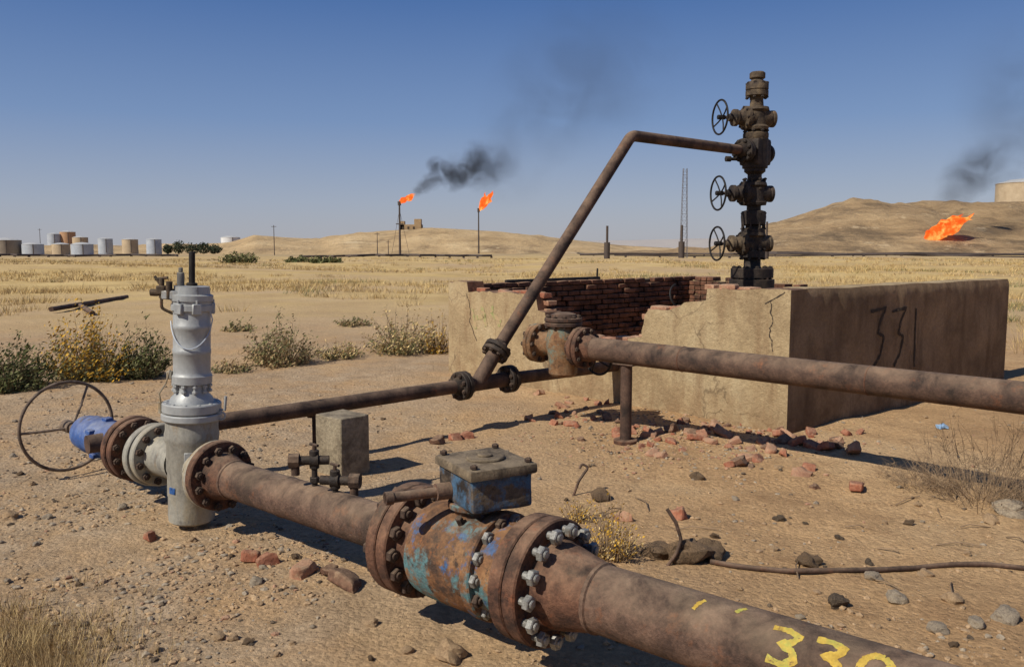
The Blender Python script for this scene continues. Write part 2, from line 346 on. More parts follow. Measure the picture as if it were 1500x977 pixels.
# ------------------------------------------------------------------ ground
nx, ny = 470, 440
kx = math.asinh(3500/2.5); xs = np.sinh(np.linspace(-kx, kx, nx))*2.5
ys = np.sinh(np.linspace(math.asinh(-40/3), math.asinh(4000/3), ny))*3+4
V = [(x, y, gz(x, y)) for y in ys for x in xs]
ii = np.arange(nx*ny).reshape(ny, nx)
Fq = np.stack([ii[:-1, :-1], ii[:-1, 1:], ii[1:, 1:], ii[1:, :-1]], -1).reshape(-1, 4)
tag(raw('ground', V, Fq, [ground_mat()], smooth=True), 'dry sandy and stony ground running to the horizon', 'ground', kind='structure')

def ridge(name, prof, Y0, Yc, Yb, mat, label, px0, px1, step=6, amp=3.0, fq=.02):
    pxs = np.arange(px0, px1, step); rows = 22; V = []; Fc = []
    pp = [p for p, _ in prof]; yy = [y for _, y in prof]
    for px in pxs:
        yt = float(np.interp(px, pp, yy))
        zc = P(px, yt, Yc).z
        for r in range(rows):
            v = r/(rows-1)
            if v < .7: Yr = lerp(Y0, Yc, v/.7); hgt = sm(0, 1, (v/.7))**.8
            else: Yr = lerp(Yc, Yb, (v-.7)/.3); hgt = 1-sm(0, 1, (v-.7)/.3)
            x = (px-CX)/F*Yr*1.0
            b = gz(x, Yr)-3
            z = lerp(b, zc, hgt)
            z += amp*noise.fractal(Vector((x*fq, Yr*fq*.6, 1)), .9, 2.1, 5)*hgt*(.3 if abs(v-.7) < .08 else 1)
            V.append((x, Yr, z))
    for i in range(len(pxs)-1):
        for r in range(rows-1):
            a = i*rows+r; Fc.append((a, a+rows, a+rows+1, a+1))
    return tag(raw(name, V, Fc, [mat], smooth=True), label, 'hill', kind='structure')
ridge('hills', [(-700, 362), (0, 361), (60, 359), (130, 357), (200, 361), (300, 359), (340, 355), (375, 345), (420, 348), (470, 351), (500, 346), (560, 338), (620, 334), (680, 336), (740, 340), (790, 346), (850, 353), (900, 358), (1000, 364), (1100, 366), (2200, 366)],
      480, 620, 800, m_hill, 'low ochre hills behind the flare stacks', -700, 2200)
ridge('hillside', [(900, 370), (1040, 362), (1090, 344), (1130, 326), (1180, 309), (1215, 299), (1240, 297), (1300, 301), (1345, 294), (1420, 297), (1500, 297), (1700, 302), (2300, 340)],
      330, 470, 640, m_hillr, 'broad brown hillside behind the ground flare', 880, 2300, 5, 4.0, .03)
ridge('horizon_ridge', [(-900, 358), (300, 359), (700, 356), (900, 352), (1100, 349), (1600, 352), (2400, 356)], 1500, 1900, 2400, m_haze, 'haze-tinted ridge on the horizon', -900, 2400, 20, 4, .004)

# ------------------------------------------------------------------ generic pieces
BC = {}
def boltmesh(L, r, m):
    key = (round(L, 3), round(r, 4), m.name)
    if key not in BC:
        b = MB(); I = Matrix.Identity(4); h = r*1.5
        b.cyl(I, r*.95, -L/2-h-r*.45, L/2+h+r*.45, 10, r*.2)
        for z0, z1 in ((-L/2-h, -L/2+.002), (L/2-.002, L/2+h)):
            b.lathe([(0, z0), (r*1.55, z0), (r*1.8, z0+r*.2), (r*1.8, z1-r*.2), (r*1.55, z1), (0, z1)], I, 6)
        BC[key] = b.mesh('bolt', m, sharp=30)
    return BC[key]
def bolts(parent, o, ax_, n, Rb, L, r, m, name='bolt', ph=0):
    M0 = fr(o, ax_)
    for i in range(n):
        a = 2*math.pi*(i+.5)/n+ph
        put(boltmesh(L, r, m), name, parent, M0 @ Matrix.Rotation(a, 4, 'Z') @ T((Rb, 0, random.uniform(-.002, .002))) @ Matrix.Rotation(random.random()*1.0, 4, 'Z'))
def wheel(parent, o, axd, R, r, nsp, m, dish=.05, name='handwheel'):
    M = fr(o, axd); b = MB(); b.torus(M, R, r, 56, 10); h = b.build(name, m, parent)
    hb = MB(); hb.cyl(M, R*.14, -.05-dish*.5, .03, 18); hb.build('hub', m, h)
    for i in range(nsp):
        a = 2*math.pi*i/nsp+.5; d = Vector((math.cos(a), math.sin(a), 0))
        pts = [M @ (d*R*.08+Vector((0, 0, -dish))), M @ (d*R*.5+Vector((0, 0, -dish*.7))), M @ (d*(R-.2*r))]
        q = MB(); q.tube(pts, r*.75, 8); q.build('spoke', m, h)
    return h
def fillet(pts, rad, n=8):
    pts = [Vector(p) for p in pts]; out = [pts[0]]
    for a, b, c in zip(pts, pts[1:], pts[2:]):
        u = (a-b).normalized(); v = (c-b).normalized(); ang = u.angle(v)
        d = min(rad/math.tan(ang/2), (a-b).length*.45, (c-b).length*.45); p0 = b+u*d; p1 = b+v*d
        for i in range(n+1):
            t = i/n; out.append(p0*(1-t)**2+b*2*t*(1-t)+p1*t*t)
    out.append(pts[-1]); return out
def weldneck(b, o, axd, R, t, hub0, hub1, hl, n=40):
    M = fr(o, axd); b.ring(M, .02, R, 0, t, n, .005)
    b.lathe([(hub0, t-.002), (hub0*.97, t+hl*.15), (hub1, t+hl)], M, n)

# ------------------------------------------------------------------ the foreground pipeline
ZA = .36
A_ = G(310, 692, ZA); B_ = G(803, 851, ZA); E = (B_-A_).normalized(); NS = UP.cross(E).normalized()
def ax(s): return A_+E*s
def sp(px):
    k = (px-CX)/F; cp, sn = math.cos(PIT), math.sin(PIT)
    f = lambda p: p.x-k*(p.y*cp+(H-p.z)*sn)
    a = f(ax(0)); b = f(ax(1)); return -a/(b-a)

# grey gate valve
s0 = sp(278); c = ax(s0); zz = lambda y: P(280, y, c.y).z
V_ = thing('gate_valve', (c.x, c.y, .04), 'tall grey painted gate valve standing upright on the pipeline', 'valve')
V_.rotation_euler = (0, .038, 0)
I0 = T((c.x, c.y, 0))
b = MB(); zb = zz(762)
b.lathe([(0, zb), (.11, zb), (.125, zb+.012), (.128, zb+.05), (.128, zz(725)), (.132, zz(722)), (.132, zz(690)), (.138, zz(686)), (.138, zz(648)), (.146, zz(644)), (.149, zz(634)), (.143, zz(628)), (.143, zz(612)), (0, zz(612))], I0, 44)
b.build('body', m_greyb, V_)
b = MB(); b.ring(I0, .05, .165, zz(613), zz(603), 44); b.ring(I0, .05, .16, zz(602), zz(588), 44); b.build('bonnet_flange', m_grey, V_)
b = MB()
b.lathe([(.12, zz(589)), (.112, zz(581)), (.09, zz(575)), (.084, zz(571)), (.084, zz(562)), (.108, zz(560)), (.11, zz(549)), (.103, zz(547)), (.1, zz(543)), (.1, zz(518)), (.103, zz(517)), (.103, zz(511)), (.1, zz(510)), (.1, zz(482)), (.103, zz(481)), (.103, zz(475)), (.1, zz(474)), (.1, zz(456)), (.112, zz(454)), (.112, zz(446)), (.106, zz(445)), (.106, zz(441)), (.114, zz(440)), (.114, zz(432)), (.098, zz(430)), (.094, zz(419)), (0, zz(418))], I0, 40)
b.build('bonnet', m_grey, V_)
b = MB(); b.cyl(I0, .017, zz(420), zz(369), 14); b.cyl(I0, .03, zz(420), zz(414), 14); b.build('stem', m_black, V_)
b = MB(); b.cyl(T((c.x-.055, c.y-.02, 0)), .02, zz(420), zz(399), 14); b.cyl(T((c.x-.055, c.y-.02, 0)), .012, zz(399), zz(392), 12); b.build('position_rod', m_greyb, V_)
pv = Vector((c.x-.125, c.y-.06, zz(428)))
b = MB(); b.box(T((c.x-.09, c.y-.05, zz(432))), (.1, .07, .05), .006); b.build('fitting_bracket', m_grey, V_)
b = MB()
b.tube([pv+Vector((.09, .02, -.005)), pv+Vector((-.05, 0, 0))], .022, 10); b.tube([pv+Vector((-.02, 0, -.035)), pv+Vector((-.02, 0, .075))], .015, 10)
b.box(T(pv+Vector((-.02, 0, .01))), (.05, .045, .05), .006); b.tube([pv+Vector((-.08, 0, -.005)), pv+Vector((-.04, 0, -.005))], .02, 10)
b.tube([pv+Vector((-.055, 0, .068)), pv+Vector((.015, 0, .08))], .008, 8); b.tube([pv+Vector((-.02, 0, .03)), pv+Vector((-.058, 0, .085))], .008, 8); b.tube([pv+Vector((.024, -.01, -.04)), pv+Vector((.026, -.01, .06))], .018, 10)
b.tube(fillet([pv+Vector((-.02, 0, -.03)), pv+Vector((-.02, -.005, -.09)), Vector((c.x-.09, c.y-.04, pv.z-.12))], .03, 5), .009, 8)
b.build('relief_fitting', m_olive, V_)
for a in (.3, 1.7, 2.7, 4.4, 5.3):
    b = MB(); q = Vector((math.cos(a)*.108, math.sin(a)*.108, 0)); b.box(T((c.x, c.y, zz(451)))@T(q)@Matrix.Rotation(a, 4, 'Z'), (.03, .05, .06), .004); b.tube([Vector((c.x, c.y, zz(451)))+q*1.05+Vector((0, 0, -.02)), Vector((c.x, c.y, zz(451)))+q*1.05+Vector((0, 0, .05))], .007, 8); b.build('clamp_lug', m_grey, V_)
b = MB(); pts = []
for i in range(13):
    t = i/12; an = -2.75+t*2.6
    pts.append(Vector((c.x+.11*math.cos(an), c.y+.11*math.sin(an), zz(470+32*math.sin(t*math.pi)+12*t))))
b.tube(pts, .004, 6); b.tube([pts[-1], pts[-1]+Vector((.012, 0, .06)), pts[-1]+Vector((-.005, 0, .12))], .004, 6); b.build('cable', m_tk['silver'], V_)
b = MB(); b.tube([(c.x+.15, c.y, zz(598)), (c.x+.19, c.y-.01, zz(598)), (c.x+.195, c.y-.01, zz(578))], .008, 8); b.torus(fr((c.x+.172, c.y-.02, zz(606)), (0, 1, 0)), .022, .006, 16, 6); b.build('lifting_eye', m_grey, V_)
b = MB()
b.tube([(c.x-.15, c.y-.05, zz(600)), (c.x-.16, c.y-.06, zz(575)), (c.x-.12, c.y-.07, zz(560)), (c.x-.1, c.y-.06, zz(540))], .005, 6)
b.box(T((c.x-.105, c.y-.05, zz(548))), (.03, .03, .045), .004); b.tube([(c.x-.155, c.y-.05, zz(604)), (c.x-.16, c.y-.05, zz(588))], .014, 10); b.build('gauge_line', m_greyb, V_)
def body_plate(name, an, y0, y1, wd, m, R=.134):
    b = MB(); d = Vector((math.cos(an), math.sin(an), 0)); zc = (zz(y0)+zz(y1))/2
    b.box(fr(Vector((c.x, c.y, zc))+d*R, d, UP), (abs(zz(y0)-zz(y1)), wd, .012), .002); b.build(name, m, V_)
body_plate('name_plate', -1.25, 655, 672, .07, m_grey); body_plate('name_plate', -2.1, 707, 716, .045, m_tag, .13)
b = MB(); d = Vector((math.cos(-1.3), math.sin(-1.3), 0)); b.lathe([(.02, .11), (.02, .144), (.012, .149), (0, .15)], fr((c.x, c.y, zz(708)), d), 6); b.build('drain_plug', m_dark, V_)
for i in range(12):
    a = 2*math.pi*i/12+.1; put(boltmesh(.06, .011, m_grey), 'bolt', V_, T((c.x+.138*math.cos(a), c.y+.138*math.sin(a), zz(600))))
for i in range(10):
    a = 2*math.pi*i/10+.2; put(boltmesh(.02, .008, m_grey), 'bolt', V_, T((c.x+.096*math.cos(a), c.y+.096*math.sin(a), zz(567))))
b = MB(); M = fr(ax(s0), E); b.lathe([(.115, .1), (.12, .2), (.13, .235)], M, 36); b.ring(M, .03, .19, .235, .285, 44); b.build('end_flange', m_greyb, V_)
b = MB(); b.lathe([(.115, -.1), (.12, -.28), (.13, -.33)], M, 36); b.ring(M, .03, .188, -.375, -.325, 44); b.build('end_flange', m_greyb, V_)
bolts(V_, ax(s0+.29), E, 12, .158, .114, .0125, m_nutr)
bolts(V_, ax(s0-.38), E, 12, .156, .114, .0125, m_nutr)

# blue gear valve at the far end
s1 = s0-.385
Bv = thing('handwheel_valve', ax(s0-1.0)-Vector((0, 0, .3)), 'blue painted gear valve with large spoked handwheel at the pipe end', 'valve')
b = MB(); M = fr(ax(s1), -E); b.ring(M, .03, .188, 0, .052, 44); b.lathe([(.13, .05), (.115, .1), (.115, .2)], M, 36); b.build('neck_flange', m_greyb, Bv)
b = MB(); b.ring(M, .03, .195, .19, .245, 44); b.build('flange', m_flange, Bv)
b = MB(); b.ring(M, .03, .2, .257, .312, 44); b.build('flange', m_flange, Bv)
bolts(Bv, ax(s1-.25), E, 12, .163, .12, .0125, m_nutr)
b = MB(); b.lathe([(.15, .31), (.128, .35), (.122, .42), (.122, .60), (.128, .61), (.128, .66), (.122, .67), (.122, .80), (.127, .81), (.127, .85), (.118, .86), (.115, .96), (.09, .99), (0, .99)], M, 36); b.build('blue_housing', m_blue, Bv)
for a in (0.4, 1.6, 2.6, 3.9, 5.2):
    b = MB(); b.box(fr(ax(s1-.635)+ (NS*math.cos(a)+UP*math.sin(a))*.13, E), (.03, .05, .06), .004); b.build('clamp_lug', m_blue, Bv)
b = MB(); b.cyl(M, .05, .98, 1.05, 20); b.cyl(M, .026, 1.0, 1.3, 16); b.build('stem', m_nutr, Bv)
b = MB(); b.box(fr(ax(s1-1.03), E), (.09, .16, .05), .01); b.build('yoke_bracket', m_wheel, Bv)
wheel(Bv, ax(s0-1.66), -E+UP*.02, .31, .0115, 3, m_wheel, .07)

# spool between the valves
sL = sp(603); sR = sp(803)
Sp = thing('pipe_spool', ax(s0+.8)-Vector((0, 0, .1)), 'rusty pipe spool lying between the grey gate valve and the ball valve', 'pipe')
b = MB(); M = fr(ax(s0+.29), E); b.ring(M, .03, .19, 0, .055, 44); b.lathe([(.135, .053), (.128, .07), (.104, .17)], M, 40); b.build('flange', m_flange, Sp)
b = MB(); Lp = sL-.03-(s0+.29); b.lathe([(.104, .169), (.106, .174), (.106, .186), (.1, .19), (.1, Lp*.42), (.104, Lp*.425), (.104, Lp*.435), (.101, Lp*.44), (.101, Lp-.12)], M, 48); b.build('pipe', m_pipe, Sp)
b = MB(); weldneck(b, ax(sL+.028), -E, .235, .058, .165, .102, .1, 52); b.build('flange', m_flange, Sp)

# ball valve
Ba = thing('ball_valve', ax((sL+sR)/2)-Vector((0, 0, .25)), 'large rust orange ball valve with traces of blue paint in the foreground pipeline', 'valve')
M = fr(ax(sL), E); Lb = sR-sL
b = MB(); b.ring(M, .03, .236, .034, .094, 52); b.lathe([(.185, .092), (.17, .12), (.172, .15)], M, 52); b.build('end_flange', m_flange, Ba)
b = MB(); b.lathe([(.172, .149), (.196, .165), (.204, .22), (.207, .30), (.207, Lb-.3), (.2, Lb-.27), (.196, Lb-.262)], M, 56); b.build('body', m_ball, Ba)
b = MB(); b.ring(M, .05, .214, Lb-.262, Lb-.212, 52); b.lathe([(.185, Lb-.214), (.178, Lb-.16), (.185, Lb-.095)], M, 52); b.build('body_closure', m_ball, Ba)
b = MB(); b.ring(M, .03, .238, Lb-.096, Lb-.034, 52); b.build('end_flange', m_flange, Ba)
bolts(Ba, ax(sL+.034), E, 14, .2, .122, .0165, m_nutr)
bolts(Ba, ax(sR+.0), E, 14, .202, .126, .0165, m_nuts)
M2 = fr(ax(sR-.216), E)
for i in range(14):
    a = 2*math.pi*i/14+.2
    put(boltmesh(.008, .015, m_nuts if i % 4 else m_nutr), 'stud', Ba, M2 @ Matrix.Rotation(a, 4, 'Z') @ T((.184, 0, 0)) @ Matrix.Rotation(i*.7, 4, 'Z'))
so_ = (sL+sR)/2+.01; top = ax(so_)
b = MB(); b.cyl(fr(top, UP), .09, .18, .228, 28); b.cyl(fr(top, UP), .115, .215, .24, 28); b.build('stem_housing', m_ball, Ba)
MG = fr(top+NS*.03, UP, E); ang = Matrix.Rotation(math.radians(-20), 4, 'Z')
b = MB(); b.box(MG @ ang @ T((.03, 0, .307)), (.30, .26, .135), .014, 2, 3, .008, 9); b.build('gearbox', m_bluegrey, Ba, sharp=50)
b = MB(); b.box(MG @ ang @ T((.03, 0, .39)), (.33, .29, .04), .012, 2); b.cyl(MG @ ang @ T((.03, .0, .408)), .075, 0, .012, 28); b.cyl(MG @ ang @ T((.03, 0, .418)), .03, 0, .012, 20)
for v in b.bm.verts: v.co += noise.noise_vector(v.co*14)*.006
b.build('gearbox_lid', m_lid, Ba)
for sx_ in (-1, 1):
    for sy_ in (-1, 1):
        put(boltmesh(.03, .008, m_nutr), 'lid_bolt', Ba, MG @ ang @ T((.03+sx_*.135, sy_*.118, .398)))
b = MB(); p0 = (MG @ ang @ Vector((-.02, -.1, .285))); p1 = p0-NS*.27-E*.12; b.tube([p0, p1], .02, 16); d = (p1-p0).normalized(); b.tube([p0+d*.03, p0+d*.09], .034, 18); b.tube([p1-d*.03, p1], .026, 16); b.build('input_shaft', m_pipe, Ba)
b = MB(); b.cyl(fr(top+E*.02-NS*.1+UP*.16, UP-NS*.6), .016, 0, .05, 6, .003); b.build('grease_nipple', m_nutr, Ba)

# outgoing pipe with painted number
Po = thing('foreground_pipe', ax(sR+1.0)-Vector((0, 0, .12)), 'thick rusty pipe with yellow painted digits running out of the bottom of the picture', 'pipe')
M = fr(ax(sR-.028), E); b = MB(); b.ring(M, .03, .24, 0, .062, 52); b.lathe([(.172, .06), (.165, .08), (.124, .26)], M, 52); b.build('flange', m_flange, Po)
b = MB(); b.lathe([(.124, .258), (.127, .263), (.127, .275), (.12, .28), (.12, 4.3), (0, 4.3)], M, 56); b.build('pipe', m_pipe, Po)
def stroke(b, pts, wd, mp, jit=.15, sub=7):
    P2 = []
    for (x0, y0), (x1, y1) in zip(pts, pts[1:]):
        for i in range(sub): P2.append((lerp(x0, x1, i/sub), lerp(y0, y1, i/sub)))
    P2.append(pts[-1]); L = []
    for i, (x, y) in enumerate(P2):
        a = P2[max(0, i-1)]; c_ = P2[min(len(P2)-1, i+1)]; dx, dy = c_[0]-a[0], c_[1]-a[1]; l = math.hypot(dx, dy) or 1
        w_ = wd*(1+random.uniform(-jit, jit))/2; nx_, ny_ = -dy/l*w_, dx/l*w_
        L.append([b.bm.verts.new(mp(x+nx_*k, y+ny_*k)) for k in (-1, 0, 1)])
    for r0, r1 in zip(L, L[1:]):
        for k in (0, 1): b.bm.faces.new((r0[k], r0[k+1], r1[k+1], r1[k]))
TH = [(.05, .98), (.5, 1.02), (.88, .9), (.75, .68), (.4, .55), (.78, .44), (.92, .22), (.6, 0), (.1, .06)]
FT = [(.0, .96), (.95, 1.0), (.62, .78), (.5, .57), (.86, .5), (.7, .2), (.3, 0)]
ZE = [(.5+.42*math.cos(a), .5+.5*math.sin(a)) for a in np.linspace(1.3, 1.3+2*math.pi, 12)]
ON = [(.45, 1), (.5, .5), (.5, 0)]
R_ = .1212
def pipe_map(s, v):
    ph = v/R_; return ax(s)+(-NS*math.cos(ph)+UP*math.sin(ph))*R_
sa = sp(1140)
for i, ch in enumerate((TH, TH, ZE)):
    b = MB(); stroke(b, [(sa+.13*i+.1*x, .035+.105*y+.004*i) for x, y in ch], .022, pipe_map, .22)
    b.build('painted_digit', m_yell, Po, sharp=0)
for px, a0, a1 in ((1030, .115, .165), (1085, .15, .185)):
    s_ = sp(px); b = MB(); stroke(b, [(s_, a0), (s_+.006, (a0+a1)/2), (s_+.02, a1)], .014, pipe_map, .3)
    b.build('paint_drip', m_yell, Po, sharp=0)

# two small needle valves on the spool
def needle(px, hgt, label, flip):
    p = ax(sp(px)); base = p+UP*.095
    t = thing('needle_valve', base, label, 'valve')
    q = base+UP*hgt
    b = MB(); b.tube([base, q], .014, 12); b.cyl(fr(base+UP*.02, UP), .024, 0, .03, 6); b.build('nipple', m_dark, t)
    b = MB(); d = Vector((-flip, -.1, 0)).normalized()
    b.tube([q-d*.07, q+d*.08], .022, 14); b.tube([q-d*.02, q+d*.02], .033, 14); b.cyl(fr(q, UP), .024, -.04, .05, 12); b.build('body', m_dark, t)
    b = MB(); e = q+d*.09; b.tube([e-d*.02, e+d*.03], .036, 8); b.tube([e-UP*.07, e-UP*.0], .02, 12); b.build('cap', m_nutr, t)
    b = MB(); b.tube([q+UP*.05, q+UP*.08], .009, 8); b.tube([q+UP*.075-E*.03, q+UP*.075+E*.03], .007, 8); b.build('tee_handle', m_nutr, t)
needle(462, .13, 'small dark needle valve rising from the pipe beside the concrete block', 1)
needle(492, .06, 'small dark needle valve low on the pipe nearer the ball valve', -1)

# ------------------------------------------------------------------ flow line, tee, riser
FS = G(320, 618, .40); TP = G(697, 562, .41); ND = (TP-FS).normalized()
WB = P(925, 199, 8.95)
TC = P(1101, 415, 10.5); TX, TY = TC.x, TC.y
OD = (Vector((WB.x, WB.y, 0))-Vector((TX, TY, 0))).normalized()
OUT = Vector((TX, TY, 0))+OD*.34; OUT.z = P(1072, 220, OUT.y).z
RD = (WB-TP).normalized(); R4 = .058
Fl = thing('flow_line', FS-Vector((0, 0, .06)), 'thin rusty flow line running from behind the grey valve to the tee', 'pipe')
b = MB(); b.tube([FS-ND*.85-UP*.02, FS, TP-ND*.2], R4, 20); b.build('pipe', m_pipe2, Fl)
b = MB(); weldneck(b, TP-ND*.162, -ND, .125, .04, .08, .06, .05, 32); b.build('flange', m_dark, Fl)
Te = thing('tee_fitting', TP-Vector((0, 0, .1)), 'rusty flanged tee where the sloping riser joins the flow line', 'pipe tee')
b = MB(); b.tube([TP-ND*.13, TP+ND*.36], .066, 20); b.tube([TP+ND*.02, TP+RD*.33], .066, 20); b.build('tee_body', m_pipe2, Te)
for o, d in ((TP-ND*.155, ND), (TP+ND*.345, ND), (TP+RD*.32, RD)):
    b = MB(); b.ring(fr(o, d), .02, .125, 0, .042, 32); b.build('flange', m_dark, Te)
bolts(Te, TP-ND*.16, ND, 8, .1, .09, .0105, m_nutr); bolts(Te, TP+ND*.39, ND, 8, .1, .09, .0105, m_nutr); bolts(Te, TP+RD*.366, RD, 8, .1, .09, .0105, m_nutr)
Ri = thing('riser_pipe', TP+RD*.37, 'rusty riser pipe sloping up from the tee and bending over to the wellhead', 'pipe')
b = MB(); b.tube(fillet([TP+RD*.37, WB, OUT], .16, 10), R4, 22); b.build('pipe', m_pipe2, Ri)
b = MB(); weldneck(b, TP+RD*.37, RD, .125, .042, .08, .06, .05, 32); b.build('flange', m_dark, Ri)
Lo = thing('buried_branch_pipe', TP+ND*.4, 'short rusty pipe from the tee going into the ruined wall', 'pipe')
b = MB(); b.tube([TP+ND*.4, TP+ND*1.98-UP*.03], R4, 20); b.build('pipe', m_pipe2, Lo)
b = MB(); weldneck(b, TP+ND*.392, ND, .125, .042, .08, .06, .05, 32); b.build('flange', m_dark, Lo)

# ------------------------------------------------------------------ ruined brick enclosure
C0 = G(1152, 637); D0 = G(657, 545)
ey = (D0-C0); LY = ey.length; ey = ey.normalized(); ex = Vector((ey.y, -ey.x, 0))
rz = math.atan2(ex.y, ex.x)
MW = Matrix.Rotation(rz, 4, 'Z'); MW.translation = C0; MWi = MW.inverted()
We = bpy.data.objects.new('well_enclosure', None); COL.objects.link(We); We.location = C0; We.rotation_euler = (0, 0, rz)
tag(We, 'ruined plastered brick enclosure around the wellhead, its front wall broken open', 'ruined wall'); ORG[We.name] = Vector((0, 0, 0))
def wl(px, py): return MWi @ inplane(px, py, C0, ex)
def wr(px, py): return MWi @ inplane(px, py, C0, ey)
LX = wr(1479, 409).x
TH_ = .26
prof = [(1152, 425), (1128, 424), (1090, 425), (1036, 423), (1034, 440), (1003, 443), (985, 452), (950, 454), (944, 462), (940, 494), (900, 500), (850, 498), (822, 497), (815, 480), (801, 472), (798, 458), (788, 455), (784, 431), (740, 428), (686, 428), (684, 413), (657, 413)]
pts = [wl(*q) for q in prof]; tp = []
for a, c_ in zip(pts, pts[1:]):
    n_ = max(1, int((c_-a).length/.07))
    for i in range(n_):
        q = a.lerp(c_, i/n_); j = .014 if (i > 0) else 0
        tp.append((q.y+random.uniform(-j, j), q.z+random.uniform(-j, j)))
tp.append((pts[-1].y, pts[-1].z)); tp[0] = (0, tp[0][1])
b = MB(); poly = [(0, -.25)]+tp+[(LY, -.25)]
f0 = [b.bm.verts.new((0, y, z)) for y, z in poly]; f1 = [b.bm.verts.new((TH_, y, z)) for y, z in poly]
b.bm.faces.new(f0); b.bm.faces.new(f1[::-1])
for i in range(len(poly)): j = (i+1) % len(poly); b.bm.faces.new((f0[i], f0[j], f1[j], f1[i]))
def pickw(f):
    n = f.normal
    if n.x < -.7: return 0
    if n.y < -.9 and f.calc_center_median().y < .02: return 1
    return 2
b.build('front_wall', [m_plas, m_plas_shade, m_wbrick], We, sharp=20, pick=pickw)
zt0 = pts[0].z; zt1 = wr(1479, 409).z
def rdisp(x, z):
    return (noise.noise((x*2.2, z*2.2, 4))*.016+noise.noise((x*7, z*7, 1))*.008)*min(1, max(0, (LX-x)*3))
b = MB(); nx_, nz_ = 110, 30; gridv = []
for i in range(nx_+1):
    x = .262+(LX-.262)*i/nx_; zt = lerp(zt0, zt1, x/LX)+noise.noise((x*1.5, 0, 0))*.012; colv = []
    for j in range(nz_+1):
        z = lerp(-.25, zt, j/nz_); d = .02*max(0, (j-nz_+1.2)/1.2)
        colv.append(b.bm.verts.new((x, rdisp(x, z)*min(1, (x-.26)*4)+d, z)))
    colv.append(b.bm.verts.new((x, .24, zt+.005))); colv.append(b.bm.verts.new((x, .26, -.25)))
    gridv.append(colv)
for a, c_ in zip(gridv, gridv[1:]):
    for j in range(len(a)-1): b.bm.faces.new((a[j], c_[j], c_[j+1], a[j+1]))
b.bm.faces.new(gridv[-1]); b.bm.faces.new(gridv[0][::-1])
b.build('side_wall', [m_plas_shade, m_plas], We, sharp=50, pick=lambda f: 1 if f.normal.z > .7 else 0)  # top faces take the lit plaster, the rest the shade-coloured copy
def brickskin(name, x0, x1, yf, zfun, thick=.1):
    b = MB(); row = 0; z = -.1
    while z < 1.4:
        x = x0-(row % 2)*.115
        while x < x1:
            xa = max(x, x0)+.006; xb = min(x+.23, x1)-.006
            if xb-xa > .04 and z+.066 < zfun((xa+xb)/2)+random.uniform(-.03, .03) and random.random() > .02:
                o = random.uniform(-.016, .016)+(random.random() < .08)*.04
                sz = (xb-xa, thick, .061)
                b.box(T(((xa+xb)/2, yf+o, z+.035)) @ Matrix.Rotation(random.uniform(-.05, .05), 4, 'Y') @ Matrix.Rotation(random.uniform(-.06, .06), 4, 'Z'), sz, .008)
            x += .23
        z += .073; row += 1
    for v in b.bm.verts: v.co += noise.noise_vector(v.co*9)*.006
    return b.build(name, [m_wbrick], We, sharp=40)
zfar = lambda x: 1.17+.04*noise.noise((x*2, 1, 0))-(.06 if 1.2 < x < 1.5 else 0)
brickskin('brick_face', 0.3, LX, LY-.20, zfar)
b = MB(); b.box(T((LX/2, LY-.08, .43)), (LX-.01, .16, 1.36), .01); b.build('back_wall', [m_mort], We)
b = MB()
zr = lambda y: 1.04 if y > 2.6 else .82
for y in np.arange(.3, LY-.3, .115):
    hgt = zr(y)+random.uniform(-.06, .06)
    for z in np.arange(-.1, hgt, .073):
        b.box(T((LX-.13+random.uniform(-.015, .015), y, z+.035)), (.22, .106, .064), .006)
for v in b.bm.verts: v.co += noise.noise_vector(v.co*9)*.008
b.build('rear_wall', [m_wbrick], We)
for (y, z) in tp[6:-6]:
    if random.random() < .7:
        b = MB(); b.box(T((random.uniform(.06, .18), y+random.uniform(-.03, .03), z+random.uniform(-.03, .012))) @ Matrix.Rotation(random.uniform(-.3, .3), 4, 'Z'), (random.uniform(.09, .16), random.uniform(.08, .18), .055), .008)
        for v in b.bm.verts: v.co += noise.noise_vector(v.co*14)*.01
        b.build('edge_brick', [m_brick[random.choice((1, 1, 0))]], We)
for ch, px, wd_ in ((FT, 1272, 27), (FT, 1303, 25), (ON, 1333, 14)):
    b = MB(); q0 = wr(px, 538); q1 = wr(px+wd_, 451)
    stroke(b, [(lerp(q0.x, q1.x, x), lerp(q0.z, q1.z, y)) for x, y in ch], .03, lambda x, z: Vector((x, rdisp(x, z)-.006, z)), .35)
    b.build('painted_numeral', m_ink, We, sharp=0)
b = MB()
for L in ([(692, 452), (697, 482)], [(706, 448), (711, 470), (713, 478)], [(722, 448), (720, 460), (733, 470), (730, 478)], [(697, 466), (712, 463)]):
    q = [wl(*z_) for z_ in L]; stroke(b, [(v.y, v.z) for v in q], .05, lambda y, z: Vector((-.004, y, z)), .4)
b.build('painted_mark', m_green, We, sharp=0)
for L in ([(1129, 440), (1131, 470), (1128, 488), (1132, 515)], [(1122, 445), (1131, 440), (1150, 428)], [(684, 430), (690, 455), (688, 472), (699, 500)]):
    b = MB(); q = [wl(*z_) for z_ in L]; L2 = []
    for u, v in zip(q, q[1:]):
        for i in range(5): t = i/5; L2.append((lerp(u.y, v.y, t)+random.uniform(-.012, .012), lerp(u.z, v.z, t)))
    L2.append((q[-1].y, q[-1].z)); stroke(b, L2, .009, lambda y, z: Vector((-.003, y, z)), .6, 2)
    b.build('crack', m_void, We, sharp=0)
p = MW @ Vector((LX*.42, LY-.12, 1.15))
b = MB(); b.tube([MW @ Vector((.9, LY-.08, 1.14)), MW @ Vector((2.7, LY-.08, 1.145))], .026, 12); b.tube([MW @ Vector((2.65, LY-.08, 1.12)), MW @ Vector((2.66, LY-.08, 1.29))], .013, 8)
